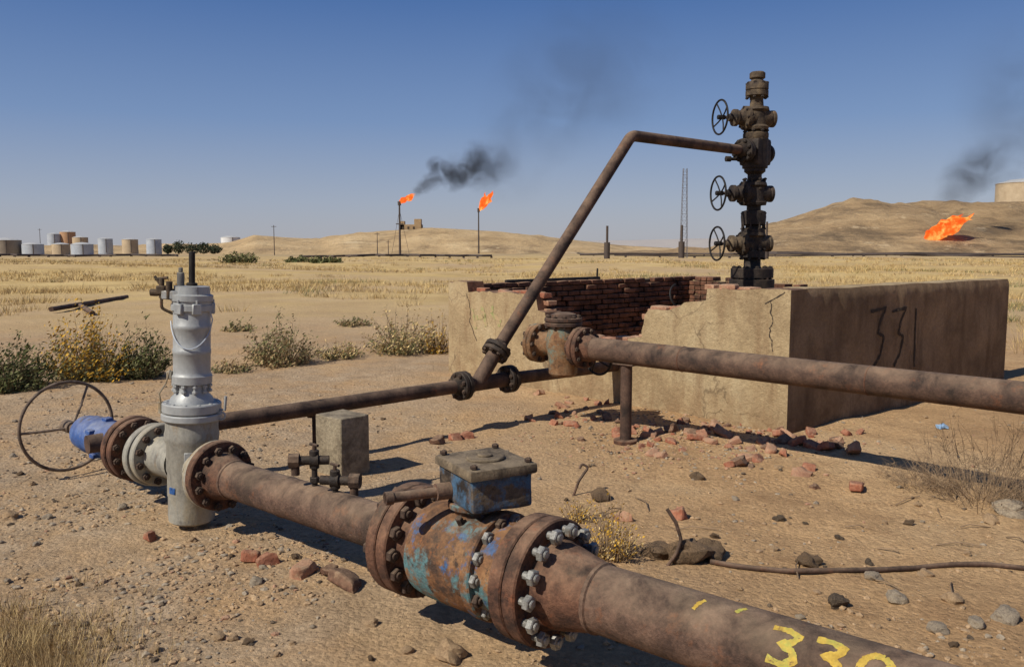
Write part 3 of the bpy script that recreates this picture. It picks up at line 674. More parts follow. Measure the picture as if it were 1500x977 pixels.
tag(b.build('iron_bar', m_black, org=p), 'black iron bar lying along the top of the brick back wall', 'iron bar')
q = MW @ wl(983, 450); b = MB(); b.torus(fr(q+Vector((.1, .1, .1)), (.5, -.8, .3)), .12, .01, 26, 6, False, .2, 4.3)
tag(b.build('wire_loop', m_black, org=q), 'bent loop of thick wire sticking up from the broken wall', 'wire')

# ------------------------------------------------------------------ wellhead
Wh = thing('wellhead', (TX, TY, 0), 'tall black and rust wellhead tree of stacked valves inside the enclosure', 'wellhead')
I1 = T((TX, TY, 0)); zt = lambda y: P(1104, y, TY).z; px_ = TY/F
b = MB(); b.cyl(I1, .2, -.1, zt(424), 28); b.ring(I1, .05, .27, zt(424), zt(409), 36); b.ring(I1, .05, .255, zt(407), zt(393), 36); b.build('casing_head', m_dark, Wh)
for i in range(12):
    a = 2*math.pi*i/12; put(boltmesh(.25, .017, m_dark), 'bolt', Wh, T((TX+.22*math.cos(a), TY+.22*math.sin(a), (zt(424)+zt(393))/2)))
def spool(name, prof, m, nb=0):
    b = MB(); b.lathe([(0, zt(prof[0][1]))]+[(r*px_, zt(y)) for r, y in prof]+[(0, zt(prof[-1][1]))], I1, 32); return b.build(name, m, Wh)
spool('lower_spool', [(15, 395), (12, 390), (12, 380), (18, 377), (18, 368)], m_dark)
spool('middle_spool', [(17, 342), (17, 336), (11, 334), (11, 331), (17, 329), (18, 318), (17, 310), (10, 308), (10, 302), (17, 300), (17, 294)], m_dark)
spool('upper_spool', [(16, 274), (16, 268), (10, 264), (10, 256), (15, 252), (15, 246)], m_dark)
spool('swab_spool', [(16, 206), (18, 202), (18, 196), (11, 193), (11, 186), (14, 184)], m_olive)
spool('top_adapter', [(14, 162), (10, 158), (9, 146), (10, 143), (16, 141), (16, 134), (14, 133), (16, 132), (16, 124), (14, 121), (9, 119), (8, 117), (11, 115), (11, 108), (9, 106)], m_olive)
for yb, L, n_, Rb in ((372, .1, 8, 16.5), (324, .17, 8, 16), (270, .1, 8, 15), (199, .09, 8, 16), (133, .15, 8, 14)):
    for i in range(n_):
        a = 2*math.pi*i/n_+.3; put(boltmesh(L, .012, m_dark), 'bolt', Wh, T((TX+Rb*px_*math.cos(a), TY+Rb*px_*math.sin(a), zt(yb))))
WD = Vector((-.97, -.22, 0)).normalized()
def gate(yc, m):
    z = zt(yc); o = Vector((TX, TY, z)); s_ = px_
    b = MB(); b.lathe([(0, zt(yc+17)), (17*s_, zt(yc+17)), (18*s_, zt(yc+13)), (15*s_, zt(yc+10)), (15*s_, zt(yc-9)), (18*s_, zt(yc-12)), (17*s_, zt(yc-16)), (0, zt(yc-16))], I1, 32)
    g = b.build('gate_body', m, Wh)
    b = MB(); M = fr(o, WD); b.lathe([(14*s_, -6*s_), (15*s_, 12*s_), (17*s_, 14*s_), (17*s_, 19*s_), (11*s_, 21*s_), (9*s_, 30*s_), (12*s_, 31*s_), (12*s_, 36*s_), (6*s_, 38*s_), (5*s_, 44*s_), (0, 44*s_)], M, 26)
    b.lathe([(14*s_, 6*s_), (14*s_, -14*s_), (11*s_, -22*s_), (12*s_, -23*s_), (12*s_, -27*s_), (5*s_, -29*s_), (0, -29*s_)], M, 26); b.build('bonnet', m, g)
    b = MB(); b.tube([o+WD*.3, o+WD*.5], .02, 12); b.build('stem', m_nutr, g)
    for i in range(8):
        a = 2*math.pi*i/8; put(boltmesh(.045, .01, m_dark), 'bolt', Wh, fr(o+WD*16.5*s_, WD) @ Matrix.Rotation(a, 4, 'Z') @ T((15*s_, 0, 0)))
    wheel(Wh, o+WD*.475, WD, .2, .012, 4, m_black, .03)
gate(357, m_olive); gate(284, m_dark); gate(174, m_olive)
b = MB(); zc = zt(224); M = fr((TX, TY, zc), OD, UP)
b.box(T((TX, TY, zc)) @ Matrix.Rotation(math.atan2(OD.y, OD.x), 4, 'Z'), (.3, .27, .32), .04, 2); b.cyl(T((TX, TY, 0)), .15, zt(247), zt(205), 28); b.lathe([(.1, -.1), (.1, -.2), (.12, -.21), (.12, -.25), (.06, -.27), (0, -.27)], M, 24); b.build('cross_block', m_dark, Wh)
b = MB(); M = fr(Vector((TX, TY, OUT.z)), OD); b.lathe([(.085, .1), (.085, .2)], M, 24); b.ring(M, .02, .14, .2, .245, 30); b.ring(M, .02, .14, .25, .29, 30); b.lathe([(.1, .28), (.065, .36)], M, 24); b.build('outlet_flange', m_dark, Wh)
bolts(Wh, Vector((TX, TY, OUT.z))+OD*.245, OD, 8, .112, .095, .013, m_dark)
b = MB(); o = Vector((TX, TY, OUT.z-.1))+OD*.2; b.tube([o, o+WD*.22], .02, 10); b.tube([o+WD*.2, o+WD*.26], .034, 10); b.build('gauge_tap', m_dark, Wh)

# ------------------------------------------------------------------ check valve, production pipe, post
ZP = .745
Q0 = G(825, 506, ZP); Q1 = G(1500, 583, ZP-.03); PD = (Q1-Q0).normalized(); PN = UP.cross(PD).normalized()
Cv = thing('check_valve', Q0-Vector((0, 0, .3)), 'stubby rust and grey flanged valve at the end of the long raised pipe', 'valve')
b = MB(); M = fr(Q0, UP)
b.lathe([(0, -.27), (.1, -.27), (.125, -.245), (.13, -.1), (.15, -.02), (.15, .06), (.135, .12), (.13, .17), (0, .17)], M, 32); b.build('body', m_check, Cv)
b = MB(); b.ring(M, .02, .165, .17, .205, 36); b.ring(M, .02, .165, .21, .245, 36); b.lathe([(.12, .24), (.11, .275), (.06, .29), (0, .29)], M, 30); b.build('bonnet_cap', m_pipe2, Cv)
bolts(Cv, Q0+UP*.21, UP, 10, .14, .075, .011, m_nutr)
M = fr(Q0, PD); b = MB(); b.lathe([(.11, .05), (.11, .17)], M, 30); b.ring(M, .02, .175, .17, .215, 36); b.build('end_flange', m_flange, Cv)
b = MB(); b.lathe([(.105, -.05), (.1, -.2), (.12, -.24)], M, 30); b.ring(M, .02, .175, -.285, -.24, 36); b.build('end_flange', m_check, Cv)
b = MB(); b.ring(M, .0005, .172, -.335, -.29, 36); b.lathe([(.09, -.334), (.08, -.36), (0, -.365)], M, 24); b.build('blind_flange', m_check, Cv)
bolts(Cv, Q0+PD*.218, PD, 10, .148, .098, .012, m_nutr); bolts(Cv, Q0-PD*.288, PD, 10, .148, .098, .012, m_nutr)
NB = PN if PN.y > 0 else -PN
o = Q0+NB*.5-UP*.16; b = MB(); b.tube([Q0-UP*.12, o+NB*.03], .024, 12); b.tube([Q0+NB*.1-UP*.12, Q0+NB*.24-UP*.13], .06, 16); b.build('stem', m_nutr, Cv)
wheel(Cv, o, NB, .15, .011, 4, m_black, .03)
Pp = thing('production_pipe', Q0+PD*1.5-Vector((0, 0, .1)), 'long straight rusty pipe raised above the ground and leaving at the right edge', 'pipe')
b = MB(); b.tube([Q0+PD*.33, Q0+PD*.9, Q0+PD*1.6, Q1, Q1+PD*2.5], .098, 32); b.build('pipe', m_pipe2, Pp)
b = MB(); weldneck(b, Q0+PD*.222, PD, .175, .046, .125, .1, .08, 36); b.build('flange', m_flange, Pp)
for t in (1.22, 2.65):
    b = MB(); b.torus(fr(Q0+PD*t, PD), .096, .006, 36, 6); b.build('weld_seam', m_flange, Pp)
k = (920-CX)/F; best = min(np.arange(.3, 1.6, .01), key=lambda t: abs((Q0+PD*t).x/((Q0+PD*t).y)-k*1.0)); sP = Q0+PD*best
gp = gz(sP.x, sP.y); Ps = thing('pipe_support_post', (sP.x, sP.y, gp), 'rusty upright post holding up the long raised pipe', 'post')
b = MB(); b.cyl(T((sP.x, sP.y, 0)), .048, gp, ZP-.09, 20); b.build('post', m_pipe2, Ps)
b = MB(); b.ring(T((sP.x, sP.y, gp-.02)), .02, .1, 0, .05, 24); b.build('foot', m_flange, Ps)
b = MB(); b.box(fr((sP.x, sP.y, ZP-.1), UP, PD), (.2, .12, .012), .002); b.build('saddle', m_pipe2, Ps)

# concrete block and thin stand under the flow line
cb = onground(512, 697)
M = T(cb) @ Matrix.Rotation(math.atan2(ND.y, ND.x)+.1, 4, 'Z')
b = MB(); b.box(M @ T((0.03, .11, .18)), (.25, .29, .47), .006, 1, 5, .005, 9)
tag(b.build('concrete_block', m_conc, org=cb, sharp=40), 'weathered upright concrete block beside the thin flow line', 'concrete block')
q = FS+ND*.78; gq = gz(q.x, q.y); b = MB(); b.box(T((q.x, q.y-.02, (gq+.34)/2)) @ Matrix.Rotation(.3, 4, 'Z'), (.09, .03, .38-gq), .003); b.box(T((q.x, q.y+.02, .335)), (.16, .1, .02), .003)
tag(b.build('pipe_stand', m_pipe2, org=(q.x, q.y, gq)), 'narrow flat iron stand under the thin flow line', 'pipe stand')

# ------------------------------------------------------------------ bricks, stones, rods, hose
bm_ = []
for i in range(9):
    L = [.2, .2, .14, .1, .18, .11, .2, .08, .15][i]; b = MB()
    b.box(Matrix.Identity(4), (L, .1, .066), .008, 1, 4, .01+.006*(i % 3), 13)
    cutp = Vector((L*.5-.03, 0, .01)); cn = Vector((1, random.uniform(-.7, .7), random.uniform(.2, .8))).normalized()
    for v in b.bm.verts:
        d = (v.co-cutp*(.8 if L > .15 else .4)).dot(cn)
        if d > 0: v.co -= cn*d*.9; v.co += noise.noise_vector(v.co*40)*.006
    bm_.append(b.mesh('brick', m_brick[[0, 1, 2, 0, 1, 0, 2, 0, 1][i]], sharp=45))
def place(me, name, px, py, sc, tilt, lift, label, cat, group=None, rot=None):
    p = onground(px, py)
    M = T(p+UP*lift) @ Matrix.Rotation(random.uniform(0, 6.28) if rot is None else rot, 4, 'Z') @ Matrix.Rotation(random.uniform(-tilt, tilt), 4, 'X') @ Matrix.Rotation(random.uniform(-tilt, tilt), 4, 'Y') @ Matrix.Diagonal((sc, sc, sc, 1))
    return tag(put(me, name, None, M), label, cat, group)
G1 = 'loose bricks below the broken wall'
spots = [(843, 627), (820, 612), (870, 618), (905, 640), (925, 634), (948, 640), (958, 666), (985, 634), (1005, 620), (1018, 640), (1048, 628), (1062, 640), (1078, 682), (1090, 676), (1110, 677), (1130, 662), (1150, 668), (1165, 655), (1205, 662), (1222, 660), (1250, 668), (1185, 690), (1112, 640), (985, 650), (940, 655), (880, 608), (860, 600), (918, 612), (1000, 660), (1040, 650), (810, 622), (780, 618), (830, 605), (845, 612), (1195, 712), (1240, 640), (1030, 612), (1060, 618), (1100, 660), (1120, 650), (1085, 655), (1068, 684), (1100, 684), (1195, 660)]
big = set(spots[:22])
for i in range(80):
    t = random.random()**.8; spots.append((790+t*440+random.gauss(0, 22), 604+t*58+random.gauss(0, 18)))
for (px, py) in spots:
    m = random.choice(bm_); s_ = random.uniform(.7, 1.0) if (px, py) in big else random.uniform(.3, .8)
    place(m, 'brick', px, py, s_, .6, .02*s_, 'loose red brick or brick piece in the rubble below the broken wall', 'brick', G1)
for px, py, i, sc, lab in ((448, 846, 4, .9, 'red brick lying in the gravel left of the ball valve'), (368, 824, 3, .85, 'orange brick fragment in the gravel below the pipe spool'), (392, 832, 7, .9, 'small dusty brick piece beside the orange fragment'),
                       (510, 866, 6, .9, 'dark brick standing on edge just left of the ball valve flange'), (638, 652, 2, .9, 'dusty brick standing alone behind the ball valve'), (668, 645, 3, .9, 'left brick of the pair near the tee fitting'), (684, 642, 7, 1, 'right brick of the pair near the tee fitting'),
                       (912, 764, 8, .8, 'pale brick behind the yellow tuft'), (998, 760, 5, 1, 'reddish brick lying alone right of the yellow tuft'), (1176, 697, 8, .9, 'pale chipped brick on the sand right of the rubble'), (1254, 716, 0, .8, 'rightmost loose red brick on the sand'), (222, 792, 3, .6, 'brick bit on the gravel under the grey valve'), (480, 850, 2, .6, 'brick piece between the red brick and the dark brick')):
    place(bm_[i], 'brick', px, py, sc, .25, .025, lab, 'brick')
st_ = []
for i in range(9):
    b = MB(); b.ico(Matrix.Diagonal((1, .8, .6, 1)), 1, 3, .22+.03*(i % 3), 1.3, i)
    for v in b.bm.verts: v.co += noise.noise_vector(v.co*4+Vector((i, 0, 0)))*.08
    st_.append(b.mesh('stone', m_clod if i in (5, 8) else m_stone[i % 3], sharp=30))
for px, py, i, r, lab in ((660, 962, 1, .075, 'flat tan stone at the bottom edge below the ball valve'), (1312, 888, 0, .05, 'pale rounded stone in front of the hose at right'), (1226, 892, 2, .055, 'dark angular stone left of the pale rounded stone'), (1280, 855, 0, .045, 'grey stone touching the near side of the hose'),
                          (1355, 842, 1, .04, 'tan pebble just below the hose on the right'), (1470, 914, 0, .06, 'large grey stone near the lower right corner'), (1395, 888, 4, .05, 'tan lump between the hose and the lower right corner'), (1182, 832, 5, .06, 'dark clod standing above the hose'), (882, 733, 5, .07, 'dark broken clod right of the blue gearbox'),
                          (16, 758, 1, .05, 'tan stone at the left edge under the handwheel'), (1482, 750, 0, .1, 'big grey boulder at the right edge'), (1375, 932, 0, .045, 'flat pale stone near the bottom at right'), (1040, 822, 5, .085, 'dark earth clod at the end of the hose'), (1000, 828, 8, .12, 'largest dark earth clod behind the foreground pipe'), (965, 822, 8, .08, 'dark clod left of the largest clod'),
                          (1140, 762, 2, .035, 'small dark stone alone on the sand below the rubble'), (1020, 700, 5, .05, 'dark lump below the rubble heap'), (545, 918, 4, .03, 'small tan stone left of the ball valve shadow'), (375, 858, 0, .035, 'grey stone below the orange brick fragment'), (1430, 925, 3, .04, 'grey stone between two larger stones at lower right'), (1450, 760, 7, .05, 'tan stone left of the grey boulder'), (1330, 765, 5, .03, 'small dark stone below the dry bush'), (180, 745, 6, .035, 'grey stone below the far flanges')):
    place(st_[i], 'stone', px, py, r, .3, r*.25, lab, 'stone')
for i in range(90):
    px, py = random.uniform(-20, 1520), random.uniform(600, 975)
    if 640 < px < 1000 and py > 840: continue
    place(random.choice(st_), 'stone', px, py, random.uniform(.012, .03), .5, .006, 'small scattered stone lying loose on the sandy ground', 'stone', 'small stones scattered over the ground')
hp = [onground(*q)+UP*.012 for q in ((1040, 836), (1085, 842), (1150, 846), (1220, 848), (1290, 842), (1340, 834), (1390, 829), (1440, 829), (1510, 833), (1600, 838))]
b = MB(); b.tube(fillet(hp, .6, 4), .0135, 12); tag(b.build('ground_hose', m_pipe2, org=hp[4]), 'dark hose snaking across the sand at the right', 'hose')
def rod(name, L, r, m, label, cat, group=None):
    b = MB(); b.tube(fillet(L, .05, 5), r, 8); return tag(b.build(name, m, org=L[0]), label, cat, group)
o = onground(968, 838); Yr = o.y; rod('bent_rod', [o-UP*.05, P(990, 812, Yr), P(998, 790, Yr+.02), P(990, 765, Yr+.03), P(977, 745, Yr+.05)], .009, m_pipe, 'bent rusty rod sticking out of the dark clods', 'rod')
o = onground(836, 726); Yr = o.y; rod('hooked_rod', [o-UP*.05, P(848, 704, Yr), P(862, 684, Yr+.05), P(852, 679, Yr+.05), P(849, 686, Yr+.04)], .009, m_pipe, 'thin hooked rod standing in the sand beyond the ball valve', 'rod')
for i in range(18):
    px, py = random.uniform(850, 1480), random.uniform(690, 900)
    if py > 800 and px < 1040: continue
    o = onground(px, py); a = random.uniform(0, 6.28); L = random.uniform(.08, .28); e = o+Vector((math.cos(a), math.sin(a), 0))*L; e.z = gz(e.x, e.y); mid = o.lerp(e, .5)+Vector((random.uniform(-.03, .03), random.uniform(-.03, .03), .02))
    rod('twig', [o+UP*.005, mid, e+UP*.012], .0035, m_twig, 'thin dry twig lying on the sand', 'twig', 'dry twigs scattered on the sand at right')
o = onground(75, 459); b = MB(); b.tube([o+UP*.1, onground(186, 438)+UP*.05], .06, 14); b.tube([onground(118, 452)+UP*.08, onground(136, 465)+UP*.05], .06, 12)
tag(b.build('discarded_pipe', m_pipe2, org=o), 'dark pipe scrap lying in the dry grass far left', 'pipe')
o = onground(1380, 630); b = MB(); b.box(T(o+UP*.02), (.09, .05, .03), .004, 1, 3, .02, 20); tag(b.build('plastic_scrap', m_litter, org=o), 'scrap of pale blue plastic on the sand right of the wall', 'litter')

# gravel (stuff), gathered in patches
bi = bmesh.new(); bmesh.ops.create_icosphere(bi, subdivisions=1, radius=1); iv = np.array([v.co for v in bi.verts]); iF = np.array([[v.index for v in f.verts] for f in bi.faces]); bi.free()
def pebbles(n, sampler, smin, smax):
    Vs = []; Fs = []; ms = []; i = 0
    while i < n:
        px, py, red = sampler(); p = onground(px, py)
        if not red and noise.noise((p.x*1.1, p.y*1.1, 8))+.35 < random.random()*.7: continue
        s_ = smin*(smax/smin)**(random.random()**2.4)
        v = iv*(1+rng.uniform(-.28, .28, (len(iv), 1)))*np.array([1, rng.uniform(.6, 1), rng.uniform(.4, .7)])*s_
        a = rng.uniform(0, 6.28); c_, s2 = math.cos(a), math.sin(a)
        v = np.stack([v[:, 0]*c_-v[:, 1]*s2+p.x, v[:, 0]*s2+v[:, 1]*c_+p.y, v[:, 2]+p.z+s_*.12], 1)
        Vs.append(v); Fs.append(iF+i*len(iv)); ms += [int(rng.choice([0, 1, 2, 3], p=[.3, .3, .1, .3] if red else [.28, .58, .1, .04]))]*len(iF); i += 1
    return np.concatenate(Vs), np.concatenate(Fs), ms
def smp():
    u = random.random()
    if u < .55: return random.triangular(-60, 720, 60), 977-(977-560)*random.random()**.8, 0
    if u < .82: return random.uniform(-30, 1530), random.uniform(590, 985), 0
    return random.gauss(1000, 120), random.gauss(638, 26), 1
V, Fq, ms = pebbles(12500, smp, .0035, .023)
tag(raw('gravel', V, Fq, [m_stone[0], m_stone[1], m_stone[2], m_brick[1]], ms), 'loose gravel strewn over the foreground ground', 'gravel', kind='stuff')

# ------------------------------------------------------------------ vegetation
def blades(n, sampler, hgt, wid, spread, k):
    V = []; Fc = []; ms = []
    for i in range(n):
        x, y, m = sampler(); z = gz(x, y); d = math.hypot(x, y); h0 = random.uniform(*hgt); w_ = wid+d*.0005
        for j in range(k):
            a = random.uniform(0, 6.283); r = spread*random.random(); bx_, by_ = x+r*math.cos(a), y+r*math.sin(a)
            hh = h0*random.uniform(.4, 1.1); le = hh*random.uniform(.2, 1.0); a2 = a+random.uniform(-.8, .8); fa = random.uniform(0, 3.14)
            dx, dy = math.cos(fa)*w_/2, math.sin(fa)*w_/2; q = len(V)
            V += [(bx_-dx, by_-dy, z-.02), (bx_+dx, by_+dy, z-.02), (bx_+le*math.cos(a2), by_+le*math.sin(a2), z+hh)]
            Fc.append((q, q+1, q+2)); ms.append(m)
    return V, Fc, ms
def field():
    while True:
        Y = 13*(130/13)**(random.random()**.85); px = random.uniform(-120, 1620); x = (px-CX)/F*Y
        d = noise.noise((x*.1, Y*.1, 4))+.6*noise.noise((x*.35, Y*.35, 7))+.3*noise.noise((x*.9, Y*.9, 2))
        pen = .1 if Y > 26 else .34
        if px > 1150: pen -= .2
        if d > pen and not (Y < 18 and 600 < px < 1500):
            return x, Y, (2 if noise.noise((x*.2, Y*.2, 20)) > .32 and random.random() < .5 else (0 if random.random() < .6 else 1))
V, Fc, ms = blades(12500, field, (.1, .3), .006, .28, 7)
tag(raw('dry_grass', V, Fc, [m_straw, m_straw2, m_lgreen], ms), 'yellow dry grass covering the plain behind', 'grass', kind='stuff')
def near_():
    p = onground(random.gauss(40, 75), random.gauss(965, 42)); return p.x, p.y, int(random.random() < .8)
V, Fc, ms = blades(800, near_, (.04, .11), .0015, .05, 9)
tag(raw('grass_tuft', V, Fc, [m_straw, m_straw2], ms), 'patch of short dry grass in the lower left corner', 'grass', kind='stuff')

def shrub(name, label, cat, px, py, wpx, hpx, leafs, nst=70, nlf=1800, ls=.02, wild=0.0, pos=None):
    p = pos or onground(px, py); sc = p.y/F; R = wpx*sc/2; Hh = hpx*sc; sd = px*.37
    t = thing(name, p, label, cat); b = MB(); tips = []
    for i in range(nst):
        a = random.uniform(0, 6.283); rr = R*math.sqrt(random.random())
        nz = 1+.55*noise.noise((math.cos(a)*1.5+sd, math.sin(a)*1.5, rr/R*2))
        hh = Hh*random.uniform(.35, 1.1)*(1-.65*(rr/R)**2)*nz; rr *= (.75+.25*nz)
        rb = rr*random.uniform(.1, .6)
        b0 = p+Vector((math.cos(a), math.sin(a), 0))*rb-UP*.03; t1 = p+Vector((math.cos(a)*rr, math.sin(a)*rr, hh))
        mid = b0.lerp(t1, .5)+Vector((random.uniform(-.1-wild, .1+wild)*R, random.uniform(-.1-wild, .1+wild)*R, hh*random.uniform(-.1, .25+wild)))
        L = [b0*(1-u)**2+mid*2*u*(1-u)+t1*u*u for u in (0, .33, .66, 1)]
        th = max(.003, p.y*.0004)*(.6 if wild else 1); b.tube(L, [th, th*.8, th*.55, th*.25], 3, False); tips.append(L)
        if wild:
            for k in range(3):
                q = L[random.choice((1, 2))]; e = q+Vector((random.gauss(0, .16)*R, random.gauss(0, .16)*R, random.uniform(.0, .3)*Hh)); b.tube([q, q.lerp(e, .5)+UP*.02, e], [th*.5, th*.4, th*.2], 3, False)
    b.build('stems', m_twig, t, sharp=0)
    V = []; Fc = []; ms = []
    for i in range(nlf):
        L = random.choice(tips); u = random.uniform(.1, 1.08); k = min(2, int(u*3)); q = L[k].lerp(L[k+1], min(1.3, u*3-k))
        q = q+Vector((random.gauss(0, .035), random.gauss(0, .035), random.gauss(0, .03)))*(R*1.6)
        if q.z < p.z: q.z = p.z+.01
        s_ = ls*random.uniform(.4, 1.3); n_ = Vector((random.gauss(0, 1), random.gauss(0, 1), random.gauss(0, 1))).normalized(); x_ = n_.orthogonal().normalized(); y_ = n_.cross(x_)
        j = len(V); V += [tuple(q-p-x_*s_), tuple(q-p+y_*s_*.45), tuple(q-p+x_*s_), tuple(q-p-y_*s_*.45)]; Fc.append((j, j+1, j+2, j+3))
        hf = (q.z-p.z)/Hh; ms.append(int(random.random() < (.7-.6*hf)) if len(leafs) > 1 else 0)
    if nlf:
        o = raw('foliage', V, Fc, leafs, ms); o.parent = t
    return t
shrub('shrub', 'bushy yellow flowering shrub at the left', 'shrub', 130, 558, 140, 98, [m_yleaf, m_lgreen], 170, 7200, .022)
shrub('shrub', 'dark green shrub right of the yellow flowering one', 'shrub', 214, 553, 96, 76, [m_dgreen, m_lgreen], 120, 4600, .022)
shrub('shrub', 'dark green shrub at the left edge', 'shrub', 20, 571, 125, 74, [m_dgreen, m_lgreen], 140, 5200, .022)
shrub('shrub', 'grey green shrub in the middle beyond the thin flow line', 'shrub', 412, 533, 125, 68, [m_lgreen, m_straw2], 150, 4200, .022)
shrub('shrub', 'straw coloured shrub left of the enclosure wall', 'shrub', 588, 515, 130, 60, [m_straw, m_lgreen], 170, 3400, .022)
shrub('shrub', 'low yellowish shrub between the grey green and the straw coloured ones', 'shrub', 497, 524, 80, 28, [m_straw, m_lgreen], 90, 1300, .02)
shrub('shrub', 'pale straw shrub close to the left corner of the wall', 'shrub', 643, 515, 60, 60, [m_straw, m_yleaf], 90, 1300, .022)
shrub('shrub', 'small straw bush between the green shrub and the grey valve', 'shrub', 340, 545, 70, 20, [m_straw2, m_lgreen], 70, 900, .02)
shrub('shrub', 'flat grey weed patch on the gravel beyond the straw coloured shrub', 'weed', 515, 478, 60, 14, [m_lgreen, m_straw2], 60, 800, .03)
shrub('shrub', 'flat grey weed patch beyond the grey green shrub', 'weed', 350, 484, 50, 12, [m_lgreen, m_straw2], 60, 700, .03)
shrub('dry_bush', 'leafless tangled dry bush at the right edge', 'bush', 1440, 730, 270, 135, [m_twig], 200, 300, .008, .3)
shrub('dry_bush', 'small dry twig bush in front of the tangled one', 'bush', 1345, 708, 140, 45, [m_twig], 80, 150, .008, .35)
shrub('grass_clump', 'yellow weed clump behind the ball valve flange', 'weed', 895, 824, 100, 90, [m_yleaf, m_straw], 120, 1500, .009)
shrub('grass_clump', 'small yellow weed beside the gearbox', 'weed', 848, 770, 60, 40, [m_yleaf, m_straw], 60, 500, .009)
for px, py, w_, h_, lab in ((350, 385, 60, 18, 'low green bush patch far off by the track'), (440, 383, 50, 9, 'flat green bush patch left of the flare stacks'), (478, 386, 50, 8, 'flat dull green bush patch right of the other one')):
    shrub('shrub', lab, 'shrub', px, py, w_, h_, [m_lgreen, m_dgreen], 60, 1500, .16)
for px, w_, h_, lab in ((246, 14, 9, 'small dark tree nearest the last silver tank'), (262, 18, 14, 'taller dark round tree second from the tanks'), (281, 24, 11, 'broad dark tree in the middle of the far row'), (298, 20, 13, 'dark rounded tree near the right end of the far row'), (314, 22, 9, 'low dark tree at the right end of the far row')):
    p = P(px, 366, 470); z = gz(p.x, p.y); p.z = z
    t = thing('tree', p, lab, 'tree'); sc = 470/F; hh = (h_+5)*sc
    b = MB(); ORG[t.name] = p; b.tube([p-UP*.5, p+UP*hh*.6], [.3, .15], 7); b.build('trunk', m_far, t)
    V = []; Fc = []
    for i in range(800):
        d = Vector((random.gauss(0, 1), random.gauss(0, 1), random.gauss(0, 1))).normalized()*random.random()**.4
        q = Vector((d.x*w_*sc/2, d.y*w_*sc/2, hh*.52+d.z*hh*.48))*(1+.3*noise.noise(d*2.2+Vector((px, 0, 0)))); s_ = .45
        q.z = max(q.z, .1)
        n_ = Vector((random.gauss(0, 1), random.gauss(0, 1), random.gauss(0, 1))).normalized(); x_ = n_.orthogonal().normalized(); y_ = n_.cross(x_); j = len(V)
        V += [tuple(q-x_*s_), tuple(q+y_*s_*.6), tuple(q+x_*s_), tuple(q-y_*s_*.6)]; Fc.append((j, j+1, j+2, j+3))
    o = raw('crown', V, Fc, [m_tree]); o.parent = t

# ------------------------------------------------------------------ far industry
def tank(px, yb, yt, wpx, Y, m, lab):
    c_ = P(px, yb, Y); zt_ = P(px, yt, Y).z; r = wpx*Y/F/2
    g = gz(c_.x, c_.y) if Y < 650 else c_.z
    t = thing('storage_tank', (c_.x, c_.y, min(g, c_.z)), lab, 'storage tank'); M = T((c_.x, c_.y, 0))
    b = MB(); b.lathe([(0, min(g, c_.z)-1.5), (r, min(g, c_.z)-1.5), (r, zt_)], M, 36); b.ring(M, r*.9, r*1.015, zt_-.25, zt_-.02, 36, .02); b.build('shell', m_tk[m], t)
    b = MB(); b.lathe([(r*1.01, zt_), (r*.5, zt_+r*.15), (0, zt_+r*.2)], M, 36); b.build('roof', m_tk['roof'], t)
    b = MB(); b.box(T((c_.x+r*.5, c_.y-r*.88, (zt_+c_.z)/2)), (r*.07, .3, zt_-c_.z), 0); b.build('stair', m_far, t)
for a in ((10, 376, 352, 40, 400, 'brown', 'dull brown storage tank at the left edge'), (49, 377, 358, 29, 400, 'silver', 'silver tank right of the brown one'), (80, 362, 343, 18, 640, 'silver', 'small pale tank behind the silver and tan ones'), (100, 362, 340, 21, 645, 'orange', 'rust orange tank standing highest at the back'),
          (90, 376, 358, 24, 430, 'tan', 'tan tank between two silver tanks in the front row'), (121, 376, 358, 30, 405, 'silver', 'wide silver tank right of the tan one in the front row'), (118, 362, 348, 21, 600, 'tan', 'tan tank behind the wide silver one'), (155, 370, 350, 20, 500, 'silver', 'silver tank standing between the wide silver one and the cream one'), (191, 370, 351, 22, 500, 'tan', 'cream tank left of the last silver tank'), (226, 372, 351, 21, 480, 'silver', 'last silver tank before the dark trees'), (338, 358, 348, 27, 700, 'white', 'low white tank on the rise beyond the dark trees')): tank(*a)
tank(1497, 300, 269, 70, 475, 'tan', 'large tan tank on top of the hillside at the right edge')
def flame(pa, pb, Y, wpx, parent, nt_=5):
    a = P(*pa, Y); e = P(*pb, Y); d = e-a; sc = Y/F; b = MB()
    for i in range(nt_):
        off = Vector((random.uniform(-.3, .3), random.uniform(-.5, .5), random.uniform(-.3, .3)))*wpx*sc*.9
        L = []; R = []; n_ = 11; ln = random.uniform(.5, 1.1) if i else 1
        for k in range(n_):
            u = k/(n_-1); L.append(a+d*u*ln+off*math.sin(u*2.4)+Vector((0, 0, math.sin(u*7+i)*wpx*sc*.2))+noise.noise_vector(Vector((u*4, i*3, pa[0])))*wpx*sc*.4*u)
            R.append(max(.02, wpx*sc*.4*math.sin(math.pi*min(1, .06+u*.97))**.8*random.uniform(.6, 1.3)*(1 if i == 0 else .6)))
        b.tube(L, R, 10)
    return b.build('flame', m_fire, parent)
def stack(px, yb, yt, Y, lab, r=.55):
    a = P(px, yt, Y); g = gz(a.x, a.y)-1; t = thing('flare_stack', (a.x, a.y, g), lab, 'flare stack')
    b = MB(); b.tube([(a.x, a.y, g), (a.x, a.y, a.z)], [r*1.2, r*.8], 12); b.build('stack_pipe', m_far, t)
    b = MB(); b.tube([(a.x, a.y, a.z-1.5), (a.x, a.y, a.z+.6)], [r*1.6, r*1.8], 12); b.build('burner_tip', m_far, t)
    return t, a
t, a = stack(585, 382, 297, 470, 'tall flare stack nearest the hilltop ruin, burning with dark smoke'); flame((585, 297), (608, 285), 470, 9, t)
